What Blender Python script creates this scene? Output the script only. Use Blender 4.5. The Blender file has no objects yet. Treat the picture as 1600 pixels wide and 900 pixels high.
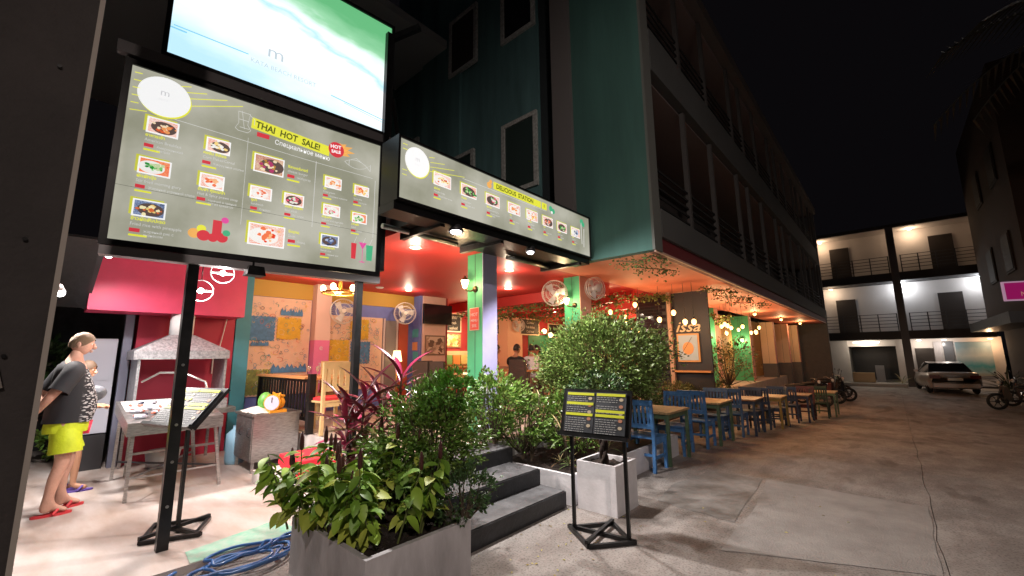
import bpy, math, random
from mathutils import Vector, Matrix, Euler, Quaternion
random.seed(7)
SC = bpy.context.scene; COL = SC.collection
PI = math.pi
# ---------------------------------------------------------------- camera
cam_d = bpy.data.cameras.new('camera'); cam = bpy.data.objects.new('camera', cam_d); COL.objects.link(cam); SC.camera = cam
FPX, PITCH, ROLL, YAW = 652.6, 0.15994, -0.0112, 0.73057
cam_d.sensor_width = 36; cam_d.lens = 36 * FPX / 1600; cam_d.clip_start = 0.05; cam_d.clip_end = 500
fw = Vector((-math.sin(YAW) * math.cos(PITCH), math.cos(YAW) * math.cos(PITCH), math.sin(PITCH)))
rt = Vector((math.cos(YAW), math.sin(YAW), 0)); up = rt.cross(fw)
rt2 = rt * math.cos(ROLL) + up * math.sin(ROLL); up2 = -rt * math.sin(ROLL) + up * math.cos(ROLL)
M = Matrix((rt2, up2, -fw)).transposed().to_4x4(); M.translation = Vector((0, 0, 1.6)); cam.matrix_world = M
# ---------------------------------------------------------------- world (night)
W = bpy.data.worlds.new('World'); SC.world = W; W.use_nodes = True
W.node_tree.nodes['Background'].inputs[0].default_value = (0.7, 0.6, 0.75, 1); W.node_tree.nodes['Background'].inputs[1].default_value = 0.004
SC.view_settings.view_transform = 'Standard'; SC.view_settings.look = 'None'; SC.view_settings.exposure = 0; SC.view_settings.gamma = 1
SC.cycles.use_denoising = True; SC.cycles.max_bounces = 6; SC.cycles.sample_clamp_indirect = 3
WARM = (1.0, 0.55, 0.22); WHITE = (1.0, 0.93, 0.88); COOL = (0.95, 0.95, 1.0); AMBER = (1.0, 0.5, 0.18)
# ---------------------------------------------------------------- materials
MATS = {}
def mat(name, col, rough=0.6, metal=0.0, var=0.0, vscale=6.0, bump=0.0, bscale=40.0, island=0.0, sheen=0, col2=None, trans=0.0, coat=0.0, stretch=None):
    if name in MATS: return MATS[name]
    m = bpy.data.materials.new(name); m.use_nodes = True; nt = m.node_tree; b = nt.nodes['Principled BSDF']
    b.inputs['Base Color'].default_value = (*col, 1); b.inputs['Roughness'].default_value = rough; b.inputs['Metallic'].default_value = metal
    if trans: b.inputs['Transmission Weight'].default_value = trans
    if coat: b.inputs['Coat Weight'].default_value = coat
    tc = nt.nodes.new('ShaderNodeTexCoord')
    src = tc.outputs['Object']
    if stretch:
        mp = nt.nodes.new('ShaderNodeMapping'); mp.inputs['Scale'].default_value = stretch; nt.links.new(src, mp.inputs[0]); src = mp.outputs[0]
    if var or col2:
        n = nt.nodes.new('ShaderNodeTexNoise'); n.inputs['Scale'].default_value = vscale; n.inputs['Detail'].default_value = 6; n.inputs['Roughness'].default_value = 0.65
        nt.links.new(src, n.inputs['Vector'])
        r = nt.nodes.new('ShaderNodeValToRGB'); c2 = col2 or tuple(max(0, c * (1 - var)) for c in col)
        c1 = col if col2 else tuple(min(1, c * (1 + var)) for c in col)
        r.color_ramp.elements[0].position = .35; r.color_ramp.elements[1].position = .65
        r.color_ramp.elements[0].color = (*c2, 1); r.color_ramp.elements[1].color = (*c1, 1)
        nt.links.new(n.outputs[0], r.inputs[0]); out = r.outputs[0]
        nt.links.new(out, b.inputs['Base Color'])
        rr = nt.nodes.new('ShaderNodeMapRange'); rr.inputs['To Min'].default_value = max(0, rough - .12); rr.inputs['To Max'].default_value = min(1, rough + .12)
        nt.links.new(n.outputs[0], rr.inputs[0]); nt.links.new(rr.outputs[0], b.inputs['Roughness'])
    if island:
        g = nt.nodes.new('ShaderNodeNewGeometry'); h = nt.nodes.new('ShaderNodeHueSaturation'); h.inputs['Color'].default_value = (*col, 1)
        mr = nt.nodes.new('ShaderNodeMapRange'); mr.inputs['To Min'].default_value = 1 - island; mr.inputs['To Max'].default_value = 1 + island
        nt.links.new(g.outputs['Random Per Island'], mr.inputs[0]); nt.links.new(mr.outputs[0], h.inputs['Value'])
        mr2 = nt.nodes.new('ShaderNodeMapRange'); mr2.inputs['To Min'].default_value = .47; mr2.inputs['To Max'].default_value = .52
        nt.links.new(g.outputs['Random Per Island'], mr2.inputs[0]); nt.links.new(mr2.outputs[0], h.inputs['Hue'])
        nt.links.new(h.outputs[0], b.inputs['Base Color'])
    if bump:
        n2 = nt.nodes.new('ShaderNodeTexNoise'); n2.inputs['Scale'].default_value = bscale; n2.inputs['Detail'].default_value = 5
        nt.links.new(src, n2.inputs['Vector']); bp = nt.nodes.new('ShaderNodeBump'); bp.inputs['Strength'].default_value = bump; bp.inputs['Distance'].default_value = 0.02
        nt.links.new(n2.outputs[0], bp.inputs['Height']); nt.links.new(bp.outputs[0], b.inputs['Normal'])
    MATS[name] = m; return m
def emis(name, col, s=1.0):
    if name in MATS: return MATS[name]
    m = bpy.data.materials.new(name); m.use_nodes = True; b = m.node_tree.nodes['Principled BSDF']
    b.inputs['Base Color'].default_value = (*[c * .5 for c in col], 1); b.inputs['Roughness'].default_value = .4
    b.inputs['Emission Color'].default_value = (*col, 1); b.inputs['Emission Strength'].default_value = s
    MATS[name] = m; return m
def food(name, c1, c2, c3, sc=30, s=1.0):
    "back-lit or plain print of a dish: mottled colours"
    m = bpy.data.materials.new(name); m.use_nodes = True; nt = m.node_tree; b = nt.nodes['Principled BSDF']
    tc = nt.nodes.new('ShaderNodeTexCoord'); v = nt.nodes.new('ShaderNodeTexVoronoi'); v.inputs['Scale'].default_value = sc
    n = nt.nodes.new('ShaderNodeTexNoise'); n.inputs['Scale'].default_value = sc * .5; n.inputs['Detail'].default_value = 3
    mx = nt.nodes.new('ShaderNodeMix'); mx.data_type = 'VECTOR'; mx.inputs[0].default_value = .25
    nt.links.new(tc.outputs['Object'], mx.inputs[4]); nt.links.new(n.outputs['Color'], mx.inputs[5]); nt.links.new(mx.outputs[1], v.inputs['Vector'])
    sp = nt.nodes.new('ShaderNodeSeparateColor'); nt.links.new(v.outputs['Color'], sp.inputs[0])
    r = nt.nodes.new('ShaderNodeValToRGB'); e = r.color_ramp.elements
    e[0].color = (*c1, 1); e[0].position = .2; e[1].color = (*c3, 1); e[1].position = .85; x = e.new(.5); x.color = (*c2, 1)
    nt.links.new(sp.outputs[0], r.inputs[0])
    if s: nt.links.new(r.outputs[0], b.inputs['Emission Color']); b.inputs['Emission Strength'].default_value = s; b.inputs['Base Color'].default_value = (.2, .2, .2, 1)
    else: nt.links.new(r.outputs[0], b.inputs['Base Color'])
    return m
# ---------------------------------------------------------------- mesh helpers
class MB:
    def __init__(s): s.v = []; s.f = []; s.sm = []
    def add(s, vs, fs, smooth=False):
        o = len(s.v); s.v += [tuple(v) for v in vs]; s.f += [tuple(i + o for i in f) for f in fs]; s.sm += [smooth] * len(fs); return s
    def box(s, c, d, rz=0, rot=None, taper=1.0):
        x, y, z = (k / 2 for k in d)
        R_ = rot.to_matrix() if rot else Matrix.Rotation(rz, 3, 'Z')
        vs = []
        for sz in (-1, 1):
            t = taper if sz > 0 else 1
            for sx, sy in ((-1, -1), (1, -1), (1, 1), (-1, 1)): vs.append(Vector(c) + R_ @ Vector((sx * x * t, sy * y * t, sz * z)))
        return s.add(vs, [(3, 2, 1, 0), (4, 5, 6, 7), (0, 1, 5, 4), (1, 2, 6, 5), (2, 3, 7, 6), (3, 0, 4, 7)])
    def bx(s, x0, x1, y0, y1, z0, z1): return s.box(((x0 + x1) / 2, (y0 + y1) / 2, (z0 + z1) / 2), (abs(x1 - x0), abs(y1 - y0), abs(z1 - z0)))
    def cyl(s, a, b, r0, r1=None, n=10, cap=True):
        r1 = r0 if r1 is None else r1; a = Vector(a); b = Vector(b); d = (b - a).normalized()
        u = d.orthogonal().normalized(); w = d.cross(u); vs = []
        for p, r in ((a, r0), (b, r1)):
            for i in range(n): t = 2 * PI * i / n; vs.append(p + (u * math.cos(t) + w * math.sin(t)) * r)
        s.add(vs, [(i, (i + 1) % n, n + (i + 1) % n, n + i) for i in range(n)], True)
        if cap:
            o = len(s.v) - 2 * n; s.f += [tuple(o + i for i in reversed(range(n))), tuple(o + n + i for i in range(n))]; s.sm += [False, False]
        return s
    def bar(s, a, b, w, h=None):
        a = Vector(a); b = Vector(b); d = b - a; q = d.to_track_quat('Y', 'Z')
        return s.box((a + b) / 2, (w, d.length, h or w), rot=q)
    def tube(s, pts, r, n=8, closed=False):
        pts = [Vector(p) for p in pts]; N = len(pts); vs = []; u = None
        for i, p in enumerate(pts):
            d = (pts[(i + 1) % N if closed else min(i + 1, N - 1)] - pts[(i - 1) % N if closed else max(i - 1, 0)]).normalized()
            u = d.orthogonal().normalized() if u is None else (u - d * u.dot(d)).normalized(); w = d.cross(u)
            rr = r[i] if isinstance(r, (list, tuple)) else r
            for k in range(n): t = 2 * PI * k / n; vs.append(p + (u * math.cos(t) + w * math.sin(t)) * rr)
        fs = []
        for i in range(N if closed else N - 1):
            j = (i + 1) % N
            for k in range(n): l = (k + 1) % n; fs.append((i * n + k, i * n + l, j * n + l, j * n + k))
        return s.add(vs, fs, True)
    def lathe(s, c, prof, n=20, sx=1, sy=1):
        c = Vector(c); vs = []
        for r, z in prof:
            for k in range(n): t = 2 * PI * k / n; vs.append(c + Vector((r * sx * math.cos(t), r * sy * math.sin(t), z)))
        fs = [(i * n + k, i * n + (k + 1) % n, (i + 1) * n + (k + 1) % n, (i + 1) * n + k) for i in range(len(prof) - 1) for k in range(n)]
        return s.add(vs, fs, True)
    def ball(s, c, r, n=12, m=8, rot=None):
        r = r if isinstance(r, (tuple, list)) else (r, r, r); vs = []; R_ = rot.to_matrix() if rot else Matrix.Identity(3)
        for i in range(m + 1):
            p = PI * i / m
            for k in range(n): t = 2 * PI * k / n; vs.append(Vector(c) + R_ @ Vector((r[0] * math.sin(p) * math.cos(t), r[1] * math.sin(p) * math.sin(t), r[2] * math.cos(p))))
        return s.add(vs, [(i * n + k, (i + 1) * n + k, (i + 1) * n + (k + 1) % n, i * n + (k + 1) % n) for i in range(m) for k in range(n)], True)
    def quad(s, a, b, c, d): return s.add([a, b, c, d], [(0, 1, 2, 3)])
    def disc(s, c, rx, rz, y=0, n=24):   # flat disc in the xz plane facing -y
        return s.add([(c[0] + rx * math.cos(2 * PI * i / n), y, c[1] + rz * math.sin(2 * PI * i / n)) for i in range(n)], [tuple(range(n))])
    def build(s, name, m, parent=None, world=False, loc=None):
        me = bpy.data.meshes.new(name); vs = s.v
        if world and parent is not None:
            l = parent_loc(parent); vs = [(v[0] - l[0], v[1] - l[1], v[2] - l[2]) for v in vs]
        me.from_pydata(vs, [], s.f); me.polygons.foreach_set('use_smooth', s.sm); me.materials.append(m); me.update()
        o = bpy.data.objects.new(name, me); COL.objects.link(o)
        if parent is not None: o.parent = parent
        if loc: o.location = loc
        return o
def parent_loc(p):
    l = Vector(p.location)
    if p.parent: l += parent_loc(p.parent)
    return l
def tag(o, label=None, cat=None, group=None, kind=None):
    if label: o['label'] = label
    if cat: o['category'] = cat
    if group: o['group'] = group
    if kind: o['kind'] = kind
    return o
def thing(name, label, cat, loc=(0, 0, 0), rz=0, group=None):
    o = bpy.data.objects.new(name, None); COL.objects.link(o); o.location = loc; o.rotation_euler = (0, 0, rz); o.empty_display_size = .1
    return tag(o, label, cat, group)
def kids(o): return [c for c in ALLK.get(o.name, [])]
ALLK = {}
def index_kids():
    ALLK.clear()
    for o in bpy.data.objects:
        if o.parent: ALLK.setdefault(o.parent.name, []).append(o)
def copy_tree(o, parent=None):
    c = o.copy(); COL.objects.link(c)
    if parent is not None: c.parent = parent
    for k in kids(o): copy_tree(k, c)
    return c
def dup(root, loc, rz, label, group=None):
    c = copy_tree(root); c.location = loc; c.rotation_euler = (0, 0, rz); c['label'] = label
    if group: c['group'] = group
    return c
def text_mb(mb, txt, x, z, size, y=0, align='LEFT', xs=1.0, rot=0, shear=0, bold=0.0):
    "adds flat lettering in the xz plane facing -y"
    cu = bpy.data.curves.new('lettering', 'FONT'); cu.body = txt; cu.size = size; cu.align_x = align; cu.resolution_u = 2; cu.shear = shear; cu.offset = bold
    o = bpy.data.objects.new('lettering', cu); COL.objects.link(o)
    me = bpy.data.meshes.new_from_object(o.evaluated_get(bpy.context.evaluated_depsgraph_get()))
    c, s_ = math.cos(rot), math.sin(rot)
    mb.add([(x + (v.co.x * xs * c - v.co.y * s_), y, z + (v.co.x * xs * s_ + v.co.y * c)) for v in me.vertices], [tuple(p.vertices) for p in me.polygons])
    bpy.data.objects.remove(o); bpy.data.meshes.remove(me); bpy.data.curves.remove(cu)
def lamp(kind, name, loc, power, col, parent=None, size=.05, target=None, angle=100, blend=.6):
    d = bpy.data.lights.new(name, kind); d.energy = power; d.color = col
    if kind in ('POINT', 'SPOT'): d.shadow_soft_size = size
    o = bpy.data.objects.new(name, d); COL.objects.link(o)
    if kind == 'SPOT': d.spot_size = math.radians(angle); d.spot_blend = blend
    if parent is not None: o.parent = parent; pl = parent_loc(parent); o.location = Vector(loc) - pl
    else: o.location = loc
    if target is not None: o.rotation_euler = (Vector(target) - Vector(loc)).to_track_quat('-Z', 'Y').to_euler()
    return o
def gz(y):   # the road falls away beyond the first tables
    return 0.0 if y < 8 else (-0.05 * (y - 8) if y < 16 else -0.4)
# shared materials
conc = mat('road_concrete', (.24, .225, .215), .75, var=.28, vscale=1.3, bump=.5, bscale=60)
black = mat('black_metal', (.012, .012, .013), .35, metal=.3, var=.3, vscale=12)
darkgrey = mat('dark_grey_metal', (.05, .05, .055), .45, metal=.4)
steel = mat('brushed_steel', (.40, .39, .38), .34, metal=.9, var=.3, vscale=14, stretch=(1, 1, 8))
white = mat('white_paint', (.72, .71, .72), .6, var=.06, vscale=5)
# ================================================================ GROUND AND ROAD
def sheet(name, m, x0, x1, ys, dz, jit=0, kind='structure', th=0.0):
    mb = MB(); vs = []
    for y in ys:
        vs += [(x0, y, gz(y) + dz), (x1, y, gz(y) + dz)]
    mb.add(vs, [(2 * i, 2 * i + 1, 2 * i + 3, 2 * i + 2) for i in range(len(ys) - 1)])
    o = mb.build(name, m); tag(o, kind=kind); return o
base_m = mat('packed_dirt', (.06, .052, .045), .95, var=.35, vscale=3, bump=.6, bscale=50)
sheet('ground', base_m, -160, 160, (-60, 0, 8, 10, 12, 14, 16, 30, 260), -.03)
road_m = bpy.data.materials.new('stained_concrete'); road_m.use_nodes = True
def _road():
    nt = road_m.node_tree; b = nt.nodes['Principled BSDF']; tc = nt.nodes.new('ShaderNodeTexCoord')
    def noise(sc, det=6, rough=.6, st=None):
        n = nt.nodes.new('ShaderNodeTexNoise'); n.inputs['Scale'].default_value = sc; n.inputs['Detail'].default_value = det; n.inputs['Roughness'].default_value = rough
        if st:
            mp = nt.nodes.new('ShaderNodeMapping'); mp.inputs['Scale'].default_value = st; nt.links.new(tc.outputs['Object'], mp.inputs[0]); nt.links.new(mp.outputs[0], n.inputs['Vector'])
        else: nt.links.new(tc.outputs['Object'], n.inputs['Vector'])
        return n.outputs[0]
    def ramp(s, p0, p1, c0, c1):
        r = nt.nodes.new('ShaderNodeValToRGB'); r.color_ramp.elements[0].position = p0; r.color_ramp.elements[1].position = p1
        r.color_ramp.elements[0].color = (*c0, 1); r.color_ramp.elements[1].color = (*c1, 1); nt.links.new(s, r.inputs[0]); return r.outputs[0]
    def mul(a, c):
        m = nt.nodes.new('ShaderNodeMix'); m.data_type = 'RGBA'; m.blend_type = 'MULTIPLY'; m.inputs[0].default_value = 1
        nt.links.new(a, m.inputs[6]); nt.links.new(c, m.inputs[7]); return m.outputs[2]
    big = ramp(noise(.7, 7, .68), .38, .62, (.29, .268, .255), (.44, .41, .39))
    mid = ramp(noise(3.2, 6, .7, (1, .45, 1)), .42, .6, (.74, .72, .71), (1, 1, 1))
    spk = ramp(noise(55, 3, .6), .36, .5, (.62, .6, .6), (1.06, 1.04, 1.03))
    blot = ramp(noise(1.6, 2, .5, (1.3, .5, 1)), .60, .66, (1, 1, 1), (.68, .66, .65))
    nt.links.new(mul(mul(mul(big, mid), spk), blot), b.inputs['Base Color'])
    nt.links.new(ramp(noise(1.1, 6), .35, .7, (.62,) * 3, (.88,) * 3), b.inputs['Roughness'])
    bp = nt.nodes.new('ShaderNodeBump'); bp.inputs['Strength'].default_value = .5; bp.inputs['Distance'].default_value = .012
    nt.links.new(noise(70, 5, .7), bp.inputs['Height']); nt.links.new(bp.outputs[0], b.inputs['Normal'])
_road()
road = MB().quad((-4.1, -8, -.02), (9, -8, -.02), (9, -7.9, -.02), (-4.1, -7.9, -.02)).build('road', base_m); tag(road, kind='structure')
def wob(i, s): return .012 * math.sin(i * 1.1 + s) + .006 * math.sin(i * 4.1 + s * 2) + .005 * math.sin(i * 9.3 + s)
def slab(x0, x1, y0, y1, s0, s1, t0, t1, th=.02):
    "a cast slab with ragged edges; neighbours share the wobble so the joint stays thin"
    g = .003; n = max(4, int((y1 - y0) / .35)); mx = max(4, int((x1 - x0) / .35)); edge = []
    for i in range(mx + 1): x = x0 + g + (x1 - x0 - 2 * g) * i / mx; edge.append((x, y0 + g + wob(x * 3, t0)))
    for i in range(1, n): y = y0 + g + (y1 - y0 - 2 * g) * i / n; edge.append((x1 - g + wob(y * 2.6, s1), y))
    for i in range(mx, -1, -1): x = x0 + g + (x1 - x0 - 2 * g) * i / mx; edge.append((x, y1 - g + wob(x * 3, t1)))
    for i in range(n - 1, 0, -1): y = y0 + g + (y1 - y0 - 2 * g) * i / n; edge.append((x0 + g + wob(y * 2.6, s0), y))
    N = len(edge); mb = MB()
    mb.add([(x, y, gz(y) + .0) for x, y in edge] + [(x, y, gz(y) - .025) for x, y in edge], [tuple(range(N))] + [(i, i + N, (i + 1) % N + N, (i + 1) % N) for i in range(N)])
    mb.build('road_slab', road_m, road)
ysl = [-8, -3.2, 1.6, 6.4, 8.0, 10.0, 12.0, 14.0, 16.0, 20.5, 25, 30, 40]
for i in range(len(ysl) - 1):
    slab(-4.15, .12, ysl[i], ysl[i + 1], 1, 2, i, i + 1); slab(.12, 4.5, ysl[i], ysl[i + 1], 2, 3, i, i + 1); slab(4.5, 9, ysl[i], ysl[i + 1], 3, 4, i, i + 1)
# a pale repair patch, and a shadow painted as a dark sheet
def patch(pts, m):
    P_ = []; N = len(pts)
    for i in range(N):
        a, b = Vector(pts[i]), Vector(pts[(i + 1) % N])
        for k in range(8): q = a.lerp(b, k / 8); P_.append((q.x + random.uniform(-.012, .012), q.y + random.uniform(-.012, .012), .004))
    MB().add(P_, [tuple(range(len(P_)))]).build('repair_or_shadow_patch', m, road)
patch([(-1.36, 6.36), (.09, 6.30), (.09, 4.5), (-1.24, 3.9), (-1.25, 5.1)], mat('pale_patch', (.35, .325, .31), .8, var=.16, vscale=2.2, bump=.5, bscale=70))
patch([(-2.2, 5.35), (-2.05, 6.3), (-1.42, 6.36), (-1.3, 4.6), (-2.1, 4.7)], mat('painted_shadow', (.26, .245, .235), .7, var=.3, vscale=3, bump=.5, bscale=70))
# dry leaves and scraps on the road
lf = MB()
for i in range(90):
    x = random.uniform(-2.7, -.2); y = random.uniform(2.2, 6); a = random.uniform(0, 6.3); l = random.uniform(.008, .02)
    if random.random() < .6: x = random.uniform(-2.7, -1.9); y = random.uniform(2.5, 4.2)
    c, s_ = math.cos(a), math.sin(a)
    lf.add([(x - l * c, y - l * s_, .004), (x + l * .4 * s_, y - l * .4 * c, .008), (x + l * c, y + l * s_, .005), (x - l * .4 * s_, y + l * .4 * c, .01)], [(0, 1, 2, 3)])
tag(lf.build('fallen_leaves', mat('dry_leaf', (.45, .38, .12), .8, island=.5)), 'small yellow fallen leaves scattered on the grey concrete by the steps', 'leaves', kind='stuff')
# ---- forecourt
fc_m = mat('worn_cement', (.52, .47, .45), .55, col2=(.38, .29, .24), vscale=1.4, bump=.12, bscale=8, stretch=(.5, 1.6, 1))
fc = tag(MB().bx(-11.5, -4.15, -4, 2.72, -.03, .06).build('forecourt', fc_m), kind='structure')
tag(MB().add([(-4.42, .95, .064), (-4.155, .93, .064), (-4.155, 1.72, .064), (-4.6, 1.72, .064)], [(0, 1, 2, 3)]).build('painted_edge', mat('worn_green_paint', (.16, .42, .30), .6, col2=(.35, .45, .38), vscale=9), fc))
# ---- raised terrace
ter = tag(MB().bx(-9.6, -3.95, 2.76, 5.85, -.05, .485).build('terrace', mat('terrace_plaster', (.45, .42, .4), .75, var=.15, vscale=3, bump=.2)), kind='structure')
MB().bx(-11.2, -3.95, 5.85, 28, -.4, .485).build('slab', mat('terrace_plaster', (.4, .4, .4)), ter)
plank_m = [mat('floor_plank_%s' % n, c, .45, var=.15, vscale=5, stretch=(1, 8, 1)) for n, c in (('pale', (.50, .38, .30)), ('mid', (.43, .32, .25)), ('dusky', (.55, .43, .35)))]
for i in range(16):
    y = 2.78 + i * .19; MB().bx(-8.78, -3.97, y, y + .183, .486, .51 + .001 * (i % 3)).build('plank', plank_m[i % 3], ter)
MB().bx(-9.9, -3.97, 5.83, 16, .486, .51).build('floor_boards', plank_m[1], ter)
MB().bx(-9.62, -3.93, 2.70, 2.755, .06, .50).build('edge_trim', mat('pale_plaster', (.55, .5, .48), .7, var=.12), ter)
# ---- entrance steps
st = thing('entrance_steps', 'three black edged grey topped steps between the two planting beds', 'steps', (-3.4, 3.1, 0))
rim = mat('step_black_paint', (.016, .017, .02), .42, var=.5, vscale=8, bump=.2, bscale=30); top = mat('step_grey_screed', (.15, .15, .16), .6, col2=(.07, .07, .075), vscale=5, bump=.3, bscale=40)
for k, (xf, xb, y0, y1) in enumerate(((-2.76, -3.2, 2.32, 3.91), (-3.1, -3.6, 2.3, 3.9), (-3.55, -3.99, 2.3, 3.94))):
    z = .17 * (k + 1); MB().bx(xb, xf, y0, y1, -.02, z - .012).build('riser', rim, st, True)
    MB().bx(xb + .004, xf - .012, y0, y1 - .012, z - .014, z).build('tread', top, st, True)
# ================================================================ RESTAURANT BUILDING
bd = thing('restaurant_building', 'dark teal three storey building with red ceilinged open restaurant at street level', 'building', (-4, 6, 0))
def B(name, m, *a, par=None): return MB().bx(*a).build(name, m, par or bd, True)
teal = mat('teal_wall', (.062, .155, .138), .8, var=.16, vscale=2.2, bump=.15, bscale=30, stretch=(1, 1, .12))
teal_d = mat('glare_teal_wall', (.12, .25, .26), .8, var=.25, vscale=2.0, stretch=(1, 1, .12), bump=.15, bscale=30)  # side wall teal, lightened to stand in for glare from the signs
greyw = mat('grey_render', (.12, .12, .125), .8, var=.1)
par_m = mat('parapet_render', (.085, .09, .09), .8, var=.1, vscale=.7)
redc = mat('red_ceiling', (.50, .032, .028), .55, var=.05, vscale=1)
redw = mat('maroon_wall', (.30, .025, .03), .7, var=.1)
sof_m = mat('orange_soffit', (.78, .24, .15), .6, var=.07, vscale=1.5)
green = mat('green_pillar', (.07, .42, .20), .55, var=.06, vscale=3)
# ceilings (open side, over the terrace)
B('ceiling', redc, -9.1, -5.3, 2.25, 5.9, 3.1, 3.22); B('ceiling', redc, -5.3, -4.3, 2.75, 5.9, 3.1, 3.22)
B('ceiling', redc, -11.2, -4.3, 5.9, 16, 3.1, 3.22)
B('soffit', sof_m, -4.3, -2.45, 5.9, 15.8, 3.1, 3.22)
B('soffit', sof_m, -4.3, -2.45, 15.8, 27.6, 3.1, 3.22)
B('soffit', redc, -4.3, -4.0, 5.78, 5.9, 3.1, 3.22)
for y in (7.9, 9.2, 10.9, 12.4, 13.9): B('ceiling_beam', redc, -9.6, -4.4, y, y + .16, 2.86, 3.098)
B('fascia', mat('maroon_fascia', (.16, .02, .025), .6), -2.52, -2.41, 5.9, 27.6, 3.092, 3.34)
B('edge_bead', mat('pale_trim', (.7, .45, .35), .6), -2.43, -2.40, 5.86, 27.6, 3.085, 3.115)
# flat roof over the front room and its parapet
B('roof_slab', greyw, -9.3, -5.3, 2.2, 6.0, 3.23, 3.42); B('roof_slab', greyw, -5.3, -4.05, 2.75, 6.0, 3.23, 3.42)
# corner wall with its end strip
B('corner_wall', teal, -3.69, -2.42, 5.78, 5.93, 3.1, 12.6)
B('corner_strip', mat('corner_trim', (.15, .16, .15), .7), -2.42, -2.38, 5.78, 6.06, 3.1, 12.6)
B('pilaster', mat('pilaster_render', (.17, .16, .16), .8), -4.08, -3.69, 5.7, 6.3, 3.42, 12.6)
B('recess_wall', mat('painted_recess_shade', (.03, .04, .045), .85), -4.62, -4.08, 6.06, 6.3, 3.42, 12.6)  # shadow beside the pilaster, put into the wall as a near-black colour
B('side_wall', teal_d, -6.9, -4.62, 6.0, 6.3, 3.42, 13.5)
B('side_wall', teal_d, -8.4, -6.9, 5.92, 6.3, 3.42, 13.5)
B('side_wall', teal_d, -9.8, -8.4, 6.02, 6.3, 3.42, 13.5)
B('side_wall', teal_d, -14, -9.8, 4.6, 6.3, 3.42, 9.6)
B('eave', mat('pale_eave', (.5, .52, .53), .8), -12.5, -7.4, 2.6, 5.98, 9.2, 9.4)
B('eave', mat('pale_eave', (.34, .35, .36)), -16, -9.0, -1.5, 2.6, 8.9, 9.05)
# windows of the side wall
fr_m = mat('window_frame_paint', (.5, .52, .5), .7, var=.3, vscale=18); gl_m = mat('dark_glass', (.012, .013, .015), .12)
def window(x0, x1, z0, z1, y, cur=None):
    w = MB()
    t = .09
    w.bx(x0, x1, y - .05, y + .02, z0, z0 + t).bx(x0, x1, y - .05, y + .02, z1 - t, z1).bx(x0, x0 + t, y - .05, y + .02, z0 + t, z1 - t).bx(x1 - t, x1, y - .05, y + .02, z0 + t, z1 - t)
    f = w.build('window', fr_m, bd, True)
    MB().bx(x0 + t, x1 - t, y - .02, y + .01, z0 + t, z1 - t).build('pane', cur or gl_m, f, True)
brn = mat('drawn_curtain', (.05, .042, .035), .8, var=.3, vscale=20, stretch=(6, 6, .3)); tg = mat('greenish_glass', (.04, .065, .06), .25)
window(-7.28, -6.3, 8.27, 9.8, 5.93, brn); window(-5.59, -4.62 - .03, 8.28, 9.95, 6.0, gl_m); window(-5.59, -4.65, 4.81, 6.37, 6.0, tg); window(-7.35, -6.38, 4.6, 6.15, 5.93, tg)
window(-9.75, -9.2, 5.2, 7.3, 6.01, tg); window(-9.15, -8.6, 5.2, 7.3, 6.01, tg)
# road side: parapets, slabs, recessed walls, railings, posts
for k, (zs, zt) in enumerate(((3.12, 6.12), (6.33, 9.1))):
    B('parapet', par_m, -2.52, -2.36, 6.06, 27.8 - k, zs + .22 if k == 0 else zs - .2, zs + (.66 if k == 0 else .55))
    B('balcony_slab', greyw, -4.3, -2.52, 6.06, 27.8 - k, zs + .11, zs + .2)
    B('rear_wall', mat('balcony_wall', (.08, .07, .068), .85, var=.15, vscale=.6), -4.5, -4.3, 6.3, 27.8, zs + .2, zt + .2)
    B('balcony_ceiling', mat('balcony_soffit', (.22, .17, .16), .8), -4.3, -2.52, 6.06, 27.8, zt - .02, zt + .08)
    zp = zs + (.66 if k == 0 else .55)
    for i in range(13):
        y = 7.6 + i * 1.62 + (.5 if i % 3 == 2 else 0)
        B('post', mat('post_paint', (.075, .07, .068), .7), -2.5, -2.42, y, y + .09, zp, zt - .02)
    for j in range(5): B('rail_bar', mat('sooty_rail', (.008, .008, .009), .8), -2.47, -2.45, 6.06, 27.6, zp + .1 + j * .15, zp + .135 + j * .15)
    for y in (9, 13.2, 17.5, 22): B('balcony_door', mat('brown_door', (.03, .02, .017), .6), -4.3, -4.27, y, y + .9, zs + .2, zs + 2.2)
B('roof_edge', mat('roof_render', (.13, .115, .11), .8), -4.6, -2.3, 6.06, 28, 9.18, 9.5)
B('end_wall', greyw, -11.2, -2.4, 27.8, 28.0, -.4, 9.2)
# ---- pillars
def pillar(x0, x1, y0, y1, z0, z1, m1, m2):
    "faces to the street corner in two colours, on a shared core"
    p = MB().bx(x0, x1 - .012, y0 + .012, y1, z0, z1).build('pillar', m2, bd, True)
    MB().bx(x0, x1 - .012, y0, y0 + .012, z0, z1).build('facing', m1, p, True); MB().bx(x1 - .012, x1, y0, y1, z0, z1).build('facing', m2, p, True)
    MB().bx((x0 + x1) / 2 - .004, (x0 + x1) / 2 + .004, y0 - .003, y0, z0, z1).build('joint', darkgrey, p, True)
    return p
purple = mat('lilac_pillar', (.40, .38, .66), .55, var=.05); salmon = mat('salmon_pillar', (.62, .30, .24), .6, var=.05); cream = mat('cream_pillar', (.75, .58, .40), .6)
pillar(-4.63, -4.3, 4.17, 4.46, .5, 3.1, green, purple)
pillar(-4.67, -4.3, 6.75, 7.14, .5, 3.1, green, salmon)
pillar(-4.95, -4.28, 14.9, 15.3, .2, 3.1, green, salmon)
pillar(-4.9, -4.22, 19.2, 19.6, -.1, 3.1, green, salmon)
for x, y in ((-3.97, 22.5), (-3.74, 24.6), (-3.54, 26.2)):
    pillar(x - .55, x, y, y + .35, 1.1, 3.0, cream, salmon); B('pillar_base', greyw, x - .56, x + .01, y - .01, y + .36, -.4, 1.1)
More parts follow.
